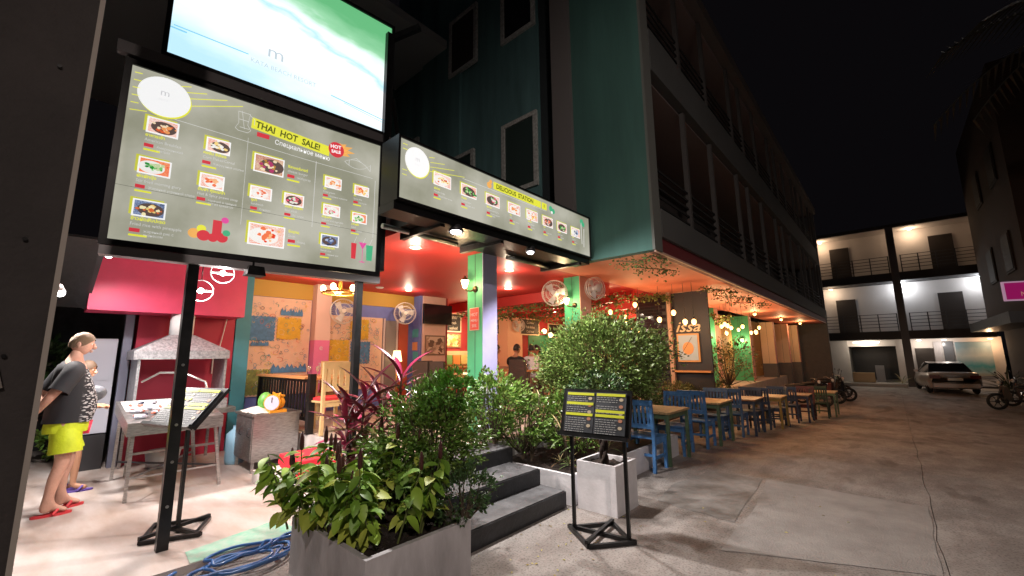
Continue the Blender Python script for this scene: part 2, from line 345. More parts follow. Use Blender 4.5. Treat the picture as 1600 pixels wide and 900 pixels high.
B('slim_post', mat('tan_post', (.55, .34, .24), .6), -4.02, -3.93, 10.2, 10.29, .2, 3.1)
# ---- back walls of the front room
must = mat('mustard_wall', (.55, .33, .06), .7); blue = mat('blue_wall', (.16, .20, .52), .7, var=.06); pinkw = mat('pink_mural_wall', (.80, .54, .40), .7, var=.05)
B('room_wall', blue, -9.1, -8.9, 2.25, 6.2, .5, 2.78); B('wall_band', must, -9.1, -8.88, 2.25, 6.2, 2.78, 3.1)
MB().bx(-8.92, -8.6, 2.25, 2.48, .06, 3.1).build('teal_pillar', mat('teal_post', (.05, .25, .33), .6, var=.06), bd, True)
B('column', mat('pink_column', (.80, .20, .42), .6), -8.9, -8.66, 3.66, 3.97, .5, 1.95); B('column', mat('peach_column', (.75, .52, .46), .6), -8.9, -8.66, 3.66, 3.97, 1.95, 3.1)
for z in (1.1, 1.42, 1.75):
    t = MB(); text_mb(t, 'a' if z == 1.42 else 'e', 3.76 - 3.76, 0, .16); t.v = [(-8.655, 3.76 + v[0], z + v[2]) for v in t.v]; t.build('lettering', mat('pale_print', (.8, .75, .8), .6), bd, True)
# mural: puzzle-like coloured panels with painted squiggles
mu = tag(MB().bx(-8.9, -8.86, 2.5, 3.64, .9, 2.77).build('mural_panel', pinkw, bd, True))
mu2 = MB().bx(-8.9, -8.86, 3.98, 5.3, .9, 2.5).build('mural_panel', pinkw, bd, True)
mb_blue = mat('mural_blue', (.08, .22, .42), .7, var=.25, vscale=14); mb_yel = mat('mural_ochre', (.68, .42, .04), .7, var=.12, vscale=10); mb_grn = mat('mural_green', (.22, .26, .07), .7, var=.4, vscale=9)
def jig(y0, y1, z0, z1, m, par):
    pts = []; n = 14
    for i in range(n): pts.append((y0 + (y1 - y0) * i / n, z0 + .018 * (i % 2)))
    for i in range(n): pts.append((y1 - .018 * (i % 2), z0 + (z1 - z0) * i / n))
    for i in range(n): pts.append((y1 - (y1 - y0) * i / n, z1 - .018 * (i % 2)))
    for i in range(n): pts.append((y0 + .018 * (i % 2), z1 - (z1 - z0) * i / n))
    N = len(pts); MB().add([(-8.845, y, z) for y, z in pts] + [(-8.862, y, z) for y, z in pts], [tuple(range(N))] + [(i, i + N, (i + 1) % N + N, (i + 1) % N) for i in range(N)]).build('mural_piece', m, par, True)
jig(2.52, 2.98, 1.92, 2.4, mb_blue, mu); jig(3.0, 3.46, 1.95, 2.4, mb_yel, mu); jig(2.52, 2.95, .92, 1.4, mb_grn, mu)
jig(4.05, 4.5, 1.5, 1.98, mb_yel, mu2); jig(4.52, 5.0, 1.45, 1.95, mb_blue, mu2); jig(4.5, 4.95, 1.98, 2.45, mb_yel, mu2); jig(4.05, 4.4, .95, 1.45, mb_grn, mu2)
def squig(par, ylo, yhi, zlo, zhi, n, m, r):
    "brush strokes: short curls and outlined shapes"
    mb = MB()
    for i in range(n):
        y = r.uniform(ylo, yhi); z = r.uniform(zlo, zhi); R0 = r.uniform(.012, .05); a0 = r.uniform(0, 6); span = r.choice((2.5, 4, 6.2)); w = r.uniform(.003, .008); k = 9; ex = r.uniform(.6, 1.5); x = -8.838 - .002 * r.random()
        P_ = [(a0 + span * j / k) for j in range(k + 1)]
        vs = [(x, y + (R0 + q) * ex * math.cos(a), z + (R0 + q) * math.sin(a)) for a in P_ for q in (-w / 2, w / 2)]
        mb.add(vs, [(2 * j, 2 * j + 1, 2 * j + 3, 2 * j + 2) for j in range(k)])
    tag(mb.build('painted_figures', m, par, True), kind='stuff')
rr = random.Random(3)
for par, a, b, zt in ((mu, 2.55, 3.6, 2.72), (mu2, 4.05, 5.2, 2.45)):
    for m, n in ((mb_blue, 60), (mat('mural_red', (.6, .12, .08), .7), 30), (mat('mural_yellow', (.75, .55, .08), .7), 34), (mat('mural_teal', (.1, .35, .3), .7), 34), (mat('mural_pale', (.8, .7, .55), .7), 40), (mat('mural_ink', (.05, .06, .09), .7), 30)): squig(par, a, b, 1.0, zt, n, m, rr)
mb = MB()
for (y, z, w, h) in ((3.05, 2.46, .42, .1), (2.95, 1.35, .66, .12), (2.58, 1.86, .3, .05)):
    pts = [(y + w * i / 16, z + (h if i % 2 else h * .45) * (1 + .3 * math.sin(i))) for i in range(17)]
    for i in range(16): mb.quad((-8.836, pts[i][0], z - .03), (-8.836, pts[i + 1][0], z - .03), (-8.836, pts[i + 1][0], pts[i + 1][1]), (-8.836, pts[i][0], pts[i][1]))
mb.build('painted_waves', mb_blue, mu, True)
# white edged door frames in the corner
d = B('door', mat('grey_door', (.22, .2, .2), .5), -8.9, -8.84, 5.38, 5.66, .5, 2.45); B('frame', mat('door_trim', (.6, .5, .5), .6), -8.9, -8.86, 5.33, 5.38, .5, 2.5, par=d)
d = B('door', mat('red_door', (.45, .07, .03), .5), -8.9, -8.84, 5.74, 6.0, .5, 2.4); B('frame', mat('door_trim', (.6, .5, .5), .6), -8.9, -8.86, 5.68, 5.73, .5, 2.5, par=d)
# TV block with little coloured tiles
B('block_wall', blue, -9.55, -8.62, 6.18, 6.25, .5, 3.1); B('block_wall', mat('dusty_pink_wall', (.74, .50, .42), .7, var=.05), -9.55, -8.56, 6.25, 6.95, .5, 3.1)
tr = random.Random(5)
for i in range(12):
    x = -9.35 + .24 * (i % 3) + tr.uniform(-.03, .03); z = 1.25 + .27 * (i // 3) + tr.uniform(-.04, .04)
    MB().bx(x, x + .2, 6.165, 6.179, z, z + .2).build('tile', (mat('tile_orange', (.75, .3, .12), .5), mat('tile_teal', (.1, .4, .42), .5), mat('tile_pink', (.8, .3, .5), .5), mat('tile_lilac', (.4, .35, .7), .5))[tr.randint(0, 3)], bd, True)
t = MB(); text_mb(t, 'sun', 0, 0, .3, bold=.008); t.v = [(-9.32 + v[0], 6.16, 2.18 + v[2]) for v in t.v]; t.build('lettering', mat('white_letter', (.8, .8, .8), .5), bd, True)
# far back wall
B('back_wall', redw, -10.1, -9.9, 6.95, 16, 1.9, 3.1); B('back_wall', redw, -10.1, -9.9, 6.95, 11.9, .5, 1.9); B('back_wall', mat('green_wall', (.03, .22, .12), .6), -10.1, -9.88, 11.9, 16, .5, 2.35)
B('back_wall', mat('lit_bar_wall', (.7, .5, .3), .6), -9.9, -9.8, 7.1, 9.4, .9, 1.75); B('side_return', redw, -9.9, -8.6, 6.96, 7.04, .5, 3.1)
B('column', mat('peach_wall', (.82, .50, .33), .6), -9.9, -9.45, 10.3, 11.05, .5, 2.9); B('cross_wall', redw, -9.9, -4.6, 16, 16.2, .3, 3.1)
B('inner_wall', mat('ochre_wall', (.5, .3, .12), .7), -9.9, -4.9, 15.2, 15.4, .3, 1.6)
B('inner_wall', mat('ochre_wall', (.5, .3, .12), .7), -5.1, -4.9, 15.4, 27.6, -.2, 3.1)
for y, w, m in ((16.4, 1.2, cream), (20.2, 1.5, mat('pale_blue_pane', (.35, .42, .5), .3)), (25.0, 1.6, mat('lime_panel', (.35, .5, .12), .5))): B('opening', m, -4.9, -4.86, y, y + w, .4, 2.6)
# ================================================================ SIGNS
def E_(n, c, s): return emis('lit_' + n, c, s)
grey_face = bpy.data.materials.new('lit_menu_panel'); grey_face.use_nodes = True
def _face(m, ca, cb, s):   # translucent sheet over tubes: a little uneven
    nt = m.node_tree; b = nt.nodes['Principled BSDF']; tc = nt.nodes.new('ShaderNodeTexCoord'); n = nt.nodes.new('ShaderNodeTexNoise'); n.inputs['Scale'].default_value = 1.4; n.inputs['Detail'].default_value = 1
    w = nt.nodes.new('ShaderNodeTexNoise'); w.inputs['Scale'].default_value = 9; w.inputs['Detail'].default_value = 3
    nt.links.new(tc.outputs['Object'], n.inputs[0]); nt.links.new(tc.outputs['Object'], w.inputs[0])
    mx = nt.nodes.new('ShaderNodeMath'); mx.operation = 'MULTIPLY_ADD'; nt.links.new(w.outputs[0], mx.inputs[0]); mx.inputs[1].default_value = .15; nt.links.new(n.outputs[0], mx.inputs[2])
    r = nt.nodes.new('ShaderNodeValToRGB'); r.color_ramp.elements[0].position = .42; r.color_ramp.elements[1].position = .72; r.color_ramp.elements[0].color = (*ca, 1); r.color_ramp.elements[1].color = (*cb, 1)
    nt.links.new(mx.outputs[0], r.inputs[0]); nt.links.new(r.outputs[0], b.inputs['Emission Color']); b.inputs['Emission Strength'].default_value = s; b.inputs['Base Color'].default_value = (.08, .08, .07, 1); b.inputs['Roughness'].default_value = .25
_face(grey_face, (.28, .28, .205), (.50, .49, .41), 1.0)
YEL = E_('yellow', (.78, .78, .06), .95); WHT = E_('white', (.9, .9, .9), 1.0); DIM = E_('dim_white', (.62, .62, .60), .9); RED = E_('red', (.75, .05, .07), .8); DRK = E_('dark', (.12, .13, .02), .8); GRN = E_('green', (.08, .5, .25), .8); ORG = E_('orange', (.9, .45, .12), .9); YLN = E_('yellow_line', (.62, .62, .07), .9); PNK = E_('pink', (.85, .1, .4), .8)
PAL = {'meat': ((.75, .12, .04), (.95, .75, .5), (.9, .35, .12)), 'green': ((.03, .3, .05), (.2, .6, .15), (.6, .7, .4)), 'noodle': ((.85, .6, .2), (.95, .85, .5), (.7, .15, .05)), 'cereal': ((.95, .85, .6), (.95, .7, .25), (.9, .9, .85)),
       'soup': ((.8, .06, .02), (.95, .5, .25), (.9, .2, .08)), 'burger': ((.5, .25, .05), (.9, .75, .5), (.45, .05, .15)), 'salad': ((.1, .4, .08), (.85, .1, .2), (.8, .8, .7)), 'berry': ((.03, .05, .12), (.12, .17, .35), (.4, .5, .7)), 'fries': ((.95, .4, .1), (.95, .65, .2), (.85, .15, .05)), 'white': ((.95, .9, .85), (.9, .6, .5), (.85, .2, .1))}
FM = {k: food('print_' + k, *v, sc=38) for k, v in PAL.items()}
def photo(par, cx, cz, w, h, pal, dish=None):
    ph = MB().bx(cx - w / 2 - .018, cx + w / 2 - .018, -.0035, 0, cz - h / 2 + .014, cz + h / 2 + .014).build('photo_frame', YLN, par)
    MB().bx(cx - w / 2, cx + w / 2, -.005, -.0036, cz - h / 2, cz + h / 2).build('photo_border', WHT, ph)
    MB().bx(cx - w / 2 + .012, cx + w / 2 - .012, -.0065, -.0051, cz - h / 2 + .012, cz + h / 2 - .012).build('photo_print', FM[dish or 'white'] if pal != 'burger' else FM['burger'], ph)
    rp = random.Random(int(cx * 100 + cz * 1000)); c3 = PAL[pal]
    def blob(mb, x, z, r, y, n=9): mb.add([(x + r * rp.uniform(.75, 1.25) * math.cos(2 * PI * i / n), y, z + r * .8 * rp.uniform(.75, 1.25) * math.sin(2 * PI * i / n)) for i in range(n)], [tuple(range(n))])
    mb = MB().disc((cx + rp.uniform(-.1, .1) * w, cz - .04 * h), w * .40, h * .38, -.0072, 22); mb.build('plate_print', E_('plate', (.88, .86, .82), .95) if rp.random() < .6 else E_('plate_dark', (.12, .08, .07), .9), ph)
    for q in range(3):
        mb = MB()
        for k in range(7): blob(mb, cx + rp.gauss(0, .15) * w, cz - .03 * h + rp.gauss(0, .14) * h, h * rp.uniform(.05, .13), -.0078 - .0004 * q - .00004 * k)
        tag(mb.build('dish_print', E_('%s_%d' % (pal, q), tuple(min(1, v * 1.0) for v in c3[q]), .9), ph), kind='stuff')
def caption(par, x, z, thai, eng, rus, s=.042):
    a = MB(); text_mb(a, thai, x, z, s * .85, -.004, bold=.001); tag(a.build('dish_title', YEL, par), kind='stuff')
    b = MB(); text_mb(b, eng, x, z - s * 1.05, s * .88, -.004, xs=.86); text_mb(b, rus, x + s * 2, z - s * 2.2, s * .72, -.004, xs=.85); tag(b.build('dish_text', DIM, par), kind='stuff')
    MB().bx(x, x + s * 1.5, -.004, 0, z - s * 2.3, z - s * 1.6).build('price_patch', RED, par)
    MB().bx(x, x + s * 2.6, -.004, 0, z - s * 3.1, z - s * 2.75).build('underline', YEL, par)
def lines(par, segs, w, m, y=-.003):
    mb = MB()
    for a, b in segs: mb.bar((a[0], y, a[1]), (b[0], y, b[1]), w, w * .5)
    tag(mb.build('printed_line', m, par), kind='stuff')
def boxframe(t, Wd, H, D, m, fr=.05):
    MB().bx(-fr, Wd + fr, .012, D, -fr, H + fr).build('casing', m, t)
    MB().bx(-fr, Wd + fr, -.02, .012, -fr, 0).bx(-fr, Wd + fr, -.02, .012, H, H + fr).bx(-fr, 0, -.02, .012, 0, H).bx(Wd, Wd + fr, -.02, .012, 0, H).build('frame', m, t)
def logo(t, x, z, rx, rz):
    MB().disc((x + .008, z - .012), rx, rz, -.004, 40).build('logo_rim', YEL, t); lg = MB().disc((x, z), rx, rz, -.006, 40).build('logo_disc', WHT, t)
    a = MB(); text_mb(a, 'm', x, z + .01, .09, -.0075, 'CENTER'); text_mb(a, 'RESORT', x, z - .04, .022, -.0075, 'CENTER'); a.build('logo_lettering', E_('pale_grey', (.6, .6, .62), .9), lg)
# ---- big menu sign
s1 = thing('menu_sign', 'large grey backlit food menu board headed THAI HOT SALE! on two black posts', 'sign', (-4.62, .25, 2.57), math.atan2(2.22, .28))
Wd, Hh = 2.24, 1.56
boxframe(s1, Wd, Hh, .16, black); MB().bx(0, Wd, 0, .01, 0, Hh).build('panel', grey_face, s1)
MB().bx(-.04, Wd + .06, -.01, .10, -.13, -.055).build('lower_channel', mat('aluminium', (.30, .29, .3), .4, metal=.6), s1)
Fs = [((.25, 1.06), .22, .15, 'meat'), ((.23, .68), .22, .15, 'green'), ((.23, .3), .22, .15, 'noodle'), ((.66, 1.02), .19, .14, 'cereal'), ((.64, .66), .19, .14, 'soup'), ((1.09, .96), .27, .19, 'burger'), ((1.04, .65), .19, .13, 'white'), ((1.34, .65), .19, .13, 'salad'), ((1.12, .23), .32, .22, 'soup'), ((1.72, .94), .18, .13, 'meat'), ((2.04, .93), .17, .12, 'fries'), ((1.72, .62), .18, .13, 'salad'), ((2.03, .6), .17, .12, 'green'), ((1.72, .28), .19, .13, 'berry')]
for (c, w, h, p) in Fs: photo(s1, c[0], c[1], w, h, p, {'green': 'soup', 'berry': 'berry', 'noodle': 'berry'}.get(p))
C_ = caption
C_(s1, .14, .95, 'อาหารเช้า', 'American Breakfast', 'Американский\nзавтрак'); C_(s1, .12, .57, 'ผัดผักบุ้ง', 'Stir fried morning glory', 'Жареный утренний слава'); C_(s1, .12, .19, 'ข้าวผัดสับปะรด', 'Fried rice with pineapple', 'жареный рис с\nананасом', .045)
C_(s1, .55, .92, 'คอร์น ซีเรียล', 'Corn Flakes/Cereal', 'Кукурузные хлопья'); C_(s1, .54, .56, 'ต้มยำ กุ้งแม่น้ำ', 'Hot & Spicy prawn soup', 'горячий и пряный\nсуп из креветок')
C_(s1, 1.26, .99, 'ชีสเบอร์เกอร์', 'cheese burger', 'чизбургер', .045); C_(s1, .96, .56, 'ทูน่า', 'Sandwich', 'Сэндвич', .038); C_(s1, 1.26, .56, 'สเต็ก มันฝรั่ง', 'Beef steak', 'Бифштекс', .038); C_(s1, 1.31, .3, 'Борщ', 'Soup', 'Борщ', .045)
C_(s1, 1.62, .85, 'กุ้ง', 'Fried prawn', 'Жареные креветки', .034); C_(s1, 1.95, .85, 'ยำ', 'Spicy mix', 'Ассорти', .034); C_(s1, 1.62, .53, 'ยำวุ้นเส้น', 'Seafood and vegetable', 'Салат бычий', .034); C_(s1, 1.94, .51, 'สลัดผัก', 'Salad', 'Салат', .034); C_(s1, 1.63, .19, 'ข้าวเหนียวดำ', 'Sweet rice', 'Черный рис', .034)
logo(s1, .235, 1.35, .185, .185)
lines(s1, [((.02, z), (.07, z + .005)) for z in (1.5, 1.43, 1.36, 1.29, 1.22)] + [((.02, 1.15), (.13, 1.17)), ((.33, 1.5), (.41, 1.53)), ((.38, 1.46), (.53, 1.51)), ((.41, 1.41), (.69, 1.51)), ((.42, 1.34), (.82, 1.5))], .008, YEL)
lines(s1, [((.32, 1.17), (1.4, 1.13)), ((1.4, 1.13), (2.16, 1.12)), ((.89, 1.19), (.895, .3)), ((1.53, 1.14), (1.53, .4)), ((2.195, 1.1), (2.195, .4))], .005, DIM)
lines(s1, [((.0, .47), (2.24, .45))], .003, mat('seam_black', (.02, .02, .02), .5))
bx_ = MB().add([(.905, -.004, 1.305), (1.655, -.004, 1.24), (1.66, -.004, 1.355), (.91, -.004, 1.42)], [(0, 1, 2, 3)]).build('title_band', YEL, s1)
t = MB(); text_mb(t, 'THAI  HOT  SALE!', .94, 1.325, .098, -.006, xs=.80, rot=-.085, bold=.003); t.build('title_lettering', DRK, bx_)
t = MB(); text_mb(t, 'Специальное меню', 1.12, 1.205, .072, -.004, rot=-.03, xs=.8); t.build('subtitle_lettering', WHT, s1); MB().bx(.96, 1.07, -.004, 0, 1.235, 1.28).build('subtitle_patch', RED, s1)
fl = MB().disc((1.73, 1.34), .085, .09, -.007, 24).build('flame_badge', RED, s1)
fm = MB()
for a, l in ((.1, .2), (.45, .19), (.8, .14), (-.25, .15), (1.2, .1)):
    c, s_ = math.cos(a), math.sin(a); fm.add([(1.73 + .06 * c + .04 * s_, -.0065, 1.34 + .06 * s_ - .04 * c), (1.73 + l * c + .01, -.0065, 1.34 + l * s_), (1.73 + .06 * c - .04 * s_, -.0065, 1.34 + .06 * s_ + .04 * c)], [(0, 1, 2)])
fm.build('flame_tongue', ORG, fl); t = MB(); text_mb(t, 'HOT', 1.725, 1.355, .055, -.009, 'CENTER', rot=.1, bold=.002); text_mb(t, 'SALE', 1.73, 1.30, .048, -.009, 'CENTER', rot=.1, bold=.002); t.build('badge_lettering', WHT, fl)
# drawn fish, jug, fruit, cocktails
fi = [(1.83 + .26 * u, 1.235 + .05 * math.sin(PI * u) ** .8) for u in [i / 12 for i in range(13)]]; fj = [(x, 2 * 1.235 - z) for x, z in fi]
lines(s1, list(zip(fi, fi[1:])) + list(zip(fj, fj[1:])) + [((2.09, 1.235), (2.13, 1.275)), ((2.09, 1.235), (2.13, 1.195)), ((2.13, 1.275), (2.13, 1.195)), ((1.9, 1.28), (1.96, 1.31)), ((1.96, 1.31), (2.02, 1.275)), ((1.88, 1.27), (1.88, 1.2))], .005, DIM)
jg = [(.79, 1.44), (.80, 1.32), (.775, 1.26), (.80, 1.24), (.88, 1.24), (.905, 1.27), (.875, 1.32), (.89, 1.44), (.79, 1.44)]
lines(s1, list(zip(jg, jg[1:])) + [((.82, 1.45), (.85, 1.27)), ((.89, 1.43), (.93, 1.4)), ((.93, 1.4), (.93, 1.34)), ((.80, 1.36), (.88, 1.36)), ((.81, 1.28), (.89, 1.28))], .005, DIM)
for (x, z, r, m) in ((.55, .15, .045, ORG), (.62, .14, .05, RED), (.69, .13, .04, RED), (.76, .14, .045, RED), (.60, .20, .035, YEL), (.79, .19, .03, GRN)): MB().disc((x, z), r, r, -.004 - x * .001, 18).build('fruit_print', m, s1)
MB().bx(.68, .75, -.007, -.006, .15, .3).build('glass_print', RED, s1); MB().disc((.77, .31), .03, .03, -.008, 14).build('fruit_print', PNK, s1)
for x, m, w in ((1.98, RED, .03), (2.08, PNK, .045), (2.16, GRN, .04)):
    if m is PNK: MB().add([(x - w, -.005, .32), (x + w, -.005, .32), (x, -.005, .24)], [(0, 2, 1)]).bx(x - .003, x + .003, -.005, -.004, .1, .24).bx(x - .03, x + .03, -.005, -.004, .09, .1).build('cocktail_print', m, s1)
    else: MB().add([(x - w * .8, -.005, .12), (x + w * .8, -.005, .12), (x + w, -.005, .3), (x - w, -.005, .3)], [(0, 1, 2, 3)]).build('cocktail_print', m, s1)
    lines(s1, [((x, .3), (x + .03, .38))], .005, DIM)
# ---- upper resort sign
s2 = thing('resort_sign', 'overexposed white and sea blue lightbox lettered KATA BEACH RESORT above the menu board', 'sign', (-4.62, .46, 4.37), math.atan2(2.10, .2))
W2, H2 = 2.16, 1.5
boxframe(s2, W2, H2, .5, black, .04)
bm = bpy.data.materials.new('lit_beach_picture'); bm.use_nodes = True
def _beach():
    nt = bm.node_tree; b = nt.nodes['Principled BSDF']; tc = nt.nodes.new('ShaderNodeTexCoord'); sp = nt.nodes.new('ShaderNodeSeparateXYZ'); nt.links.new(tc.outputs['Object'], sp.inputs[0])
    n = nt.nodes.new('ShaderNodeTexNoise'); n.inputs['Scale'].default_value = 2.2; n.inputs['Detail'].default_value = 5; mp = nt.nodes.new('ShaderNodeMapping'); mp.inputs['Scale'].default_value = (.8, 1, 2.2); nt.links.new(tc.outputs['Object'], mp.inputs[0]); nt.links.new(mp.outputs[0], n.inputs[0])
    def ma(op, a, c, d=None):
        m = nt.nodes.new('ShaderNodeMath'); m.operation = op
        for i, v in enumerate((a, c, d)):
            if v is None: continue
            if isinstance(v, (int, float)): m.inputs[i].default_value = v
            else: nt.links.new(v, m.inputs[i])
        return m.outputs[0]
    z = ma('MULTIPLY_ADD', n.outputs[0], .35, ma('MULTIPLY', sp.outputs[2], 1 / H2))
    r = nt.nodes.new('ShaderNodeValToRGB'); e = r.color_ramp.elements
    e[0].position = .0; e[0].color = (.42, .66, .80, 1); e[1].position = 1.0; e[1].color = (.10, .38, .16, 1)
    for p, c in ((.16, (.66, .82, .9)), (.28, (.80, .86, .9)), (.36, (.92, .92, .94)), (.58, (.9, .9, .92)), (.64, (.42, .68, .80)), (.70, (.86, .92, .9)), (.76, (.62, .82, .72)), (.84, (.25, .55, .32))): x = e.new(p); x.color = (*c, 1)
    # foliage and blue gather at the right end of the picture
    zz = ma('ADD', z, ma('MULTIPLY', ma('SUBTRACT', sp.outputs[0], 1.15), .16)); nt.links.new(ma('SUBTRACT', zz, .13), r.inputs[0])
    b.inputs['Base Color'].default_value = (.1, .1, .1, 1); nt.links.new(r.outputs[0], b.inputs['Emission Color']); b.inputs['Emission Strength'].default_value = 1.35
_beach(); MB().bx(0, W2, 0, .01, 0, H2).build('panel', bm, s2)
t = MB(); text_mb(t, 'KATA BEACH RESORT', .64, .24, .072, -.003, xs=.9); text_mb(t, 'm', .78, .38, .2, -.003, xs=1.1); t.build('lettering', E_('washed_grey', (.55, .64, .70), 1.0), s2)
for (a, b_, w) in (((0.02, .30), (.62, .31), .012), ((.0, .27), (.12, .27), .016), ((1.45, .22), (2.14, .16), .012), ((1.6, .19), (2.1, .13), .006)): lines(s2, [(a, b_)], w, E_('sea_blue', (.25, .62, .85), .9))
MB().bx(-.32, W2 + .1, -.03, .04, -.15, -.045).build('support_bar', mat('grey_angle_bar', (.16, .15, .155), .4, metal=.4), s2)
tg_ = thing('sign_gantry', 'two square black posts with a slanting brace carrying the lit boards', 'gantry', (-4.63, .83, .06))
MB().bx(-4.665, -4.585, .79, .87, .06, 2.5).build('post', black, tg_, True); MB().bx(-4.44, -4.37, 2.28, 2.35, .06, 2.5).build('post', black, tg_, True); MB().bx(-4.66, -4.6, .5, .56, 4.0, 4.36).build('post', black, tg_, True)
MB().bar((-4.5, 2.72, 4.95), (-5.3, 3.6, 3.45), .05).build('brace', black, tg_, True); MB().bar((-4.5, 2.62, 5.75), (-4.2, 2.9, 5.95), .07).build('brace', black, tg_, True)
for z in (1.05, .75, .4, 1.55): MB().cyl((-4.585, .83, z), (-4.578, .83, z), .012, n=8).build('bolt', steel, tg_, True)
MB().bx(-4.62, -4.36, 2.53, 2.60, 2.6, 5.75).build('corner_box', black, tg_, True)
# ---- delicious station sign
s3 = thing('station_sign', 'long low grey backlit sign reading DELICIOUS STATION over the entrance', 'sign', (-3.43, 2.17, 3.145), PI / 2)
W3, H3 = 4.13, .74; s3.scale = (.857, .857, .857)
boxframe(s3, W3, H3, .34, black, .03); MB().bx(0, W3, 0, .01, 0, H3).build('panel', grey_face, s3)
for (x, z), p in zip(((.63, .40), (1.08, .39), (1.54, .385), (2.0, .38), (2.43, .38), (2.84, .375), (3.25, .37), (3.67, .37)), ('noodle', 'green', 'salad', 'meat', 'fries', 'white', 'green', 'berry')): photo(s3, x, z, .28, .17, p)
for x, a, b_, c in ((.5, 'ผัดไทย', 'Noodle Fruity', 'Фруктовая лапша'), (.95, 'ยำสลัด', 'Seaweed salad', 'Мясной салат'), (1.42, 'ผัดรวม', 'Seafood with Curry', 'Морепродукты\nс карри'), (1.9, 'หมู', 'Ribs', 'два пирога'), (2.32, 'ไก่ทอด', 'Fried chicken', 'Курица'), (2.72, 'ปลา', 'Fish', 'Рыба гриль'), (3.12, 'ผักสด', 'Green mix', 'Зелень'), (3.55, 'ขนม', 'Desserts', 'Десерт')): C_(s3, x, .26, a, b_, c, .04)
logo(s3, .245, .51, .175, .185)
lines(s3, [((.04, z), (.1, z)) for z in (.68, .62, .3, .36)] + [((.42, .64), (.5, .66)), ((.44, .58), (.66, .63)), ((.44, .52), (.82, .60)), ((.43, .46), (1.0, .565))], .008, YEL); lines(s3, [((.97, .54), (2.8, .555))], .006, DIM)
bx_ = MB().bx(1.56, 2.66, -.004, 0, .57, .68).bx(2.69, 2.82, -.004, 0, .57, .68).build('title_band', YEL, s3)
t = MB(); text_mb(t, 'DELICIOUS  STATION', 1.61, .592, .095, -.006, xs=.93, bold=.003); text_mb(t, 'II', 2.73, .6, .08, -.006); t.build('title_lettering', DRK, bx_)
for (x, z, r, m) in ((1.47, .60, .05, ORG), (1.5, .66, .03, ORG), (2.93, .63, .05, GRN), (3.0, .6, .05, GRN), (2.96, .57, .025, WHT), (3.88, .62, .06, GRN), (3.93, .58, .05, GRN)): MB().disc((x, z), r, r, -.004 - .0007 * (x % 1), 7).build('decor_print', m, s3)
lines(s3, [((3.86, .6), (3.87, .2)), ((3.95, .5), (3.93, .15))], .012, DIM)
# soffit of the sign: ribs, tubes and two flood lamps
aw = thing('sign_canopy', 'black ribbed metal canopy under the long lit sign, carrying the flood lamps', 'canopy', (-3.8, 4.0, 3.1))
MB().bx(-3.74, -3.46, 2.14, 5.74, 3.03, 3.115).build('beam', black, aw, True); MB().bx(-4.30, -3.745, 2.62, 5.77, 3.09, 3.225).build('beam', black, aw, True)
MB().cyl((-4.1, 2.4, 3.055), (-4.1, 3.5, 3.055), .03).build('tube', steel, aw, True); MB().cyl((-4.12, 4.5, 3.055), (-4.12, 5.6, 3.055), .035).build('tube', steel, aw, True)
for y in (2.75, 3.7, 5.5): MB().bx(-4.28, -3.5, y, y + .06, 3.0, 3.088).build('bracket', black, aw, True)
# ================================================================ LAMPS
def flood(loc, p, lab, tgt, col=COOL, ang=150, r=.05):
    t = thing('flood_lamp', lab, 'lamp', loc); x, y, z = loc
    MB().lathe((0, 0, 0), [(.03, .09), (.055, .06), (r + .03, 0), (r + .02, -.01)], 16).build('housing', darkgrey, t)
    MB().ball((0, 0, -.01), (r, r, .025), 14, 8).build('lens', emis('flood_lens', (1, .97, 1), 22), t)
    lamp('SPOT', 'flood_light', (x + .02, y, z - .13), p, col, t, .05, tgt, ang, .5); return t
flood((-3.50, 2.97, 2.99), 330, 'brighter flood lamp under the near half of the long sign', (-2.6, 2.6, 0), WHITE, 165, .06)
flood((-3.50, 4.29, 2.99), 230, 'smaller flood lamp under the far half of the long sign', (-2.4, 5.6, 0), WHITE, 165, .045)
def downlight(loc, lab, p=24, grp='warm ceiling downlights'):
    t = thing('ceiling_light', lab, 'ceiling light', loc, 0, grp)
    MB().lathe((0, 0, 0), [(.085, 0), (.08, -.012), (.06, -.016)], 20).build('ring', white, t); MB().lathe((0, 0, 0), [(.0, -.02), (.04, -.018), (.06, -.014)], 18).build('lens', emis('warm_lens', (1, .72, .35), 9), t)
    lamp('POINT', 'downlight', (loc[0], loc[1], loc[2] - .12), p, (1, .80, .58), t, .05)
for l, s_ in (((-4.75, 3.3, 3.098), 'warm downlight in the red ceiling nearest the long sign'), ((-4.9, 5.4, 3.098), 'warm downlight in the red ceiling between the two green pillars'), ((-7.89, 3.34, 3.098), 'warm downlight in the red ceiling in front of the pink mural column'), ((-8.04, 5.43, 3.098), 'warm downlight in the red ceiling close to the television wall'), ((-6.3, 6.9, 3.098), 'warm downlight seen just left of the nearest green pillar'), ((-7.2, 9.9, 2.85), 'small warm downlight on the beams above the diners')): downlight(l, s_, 17)
MB_ = thing('smoke_detector', 'round white detector on the red ceiling between the menu board and a downlight', 'detector', (-8.1, 4.74, 3.09)); MB().lathe((0, 0, 0), [(.0, -.03), (.06, -.025), (.09, 0)], 18).build('cover', white, MB_)
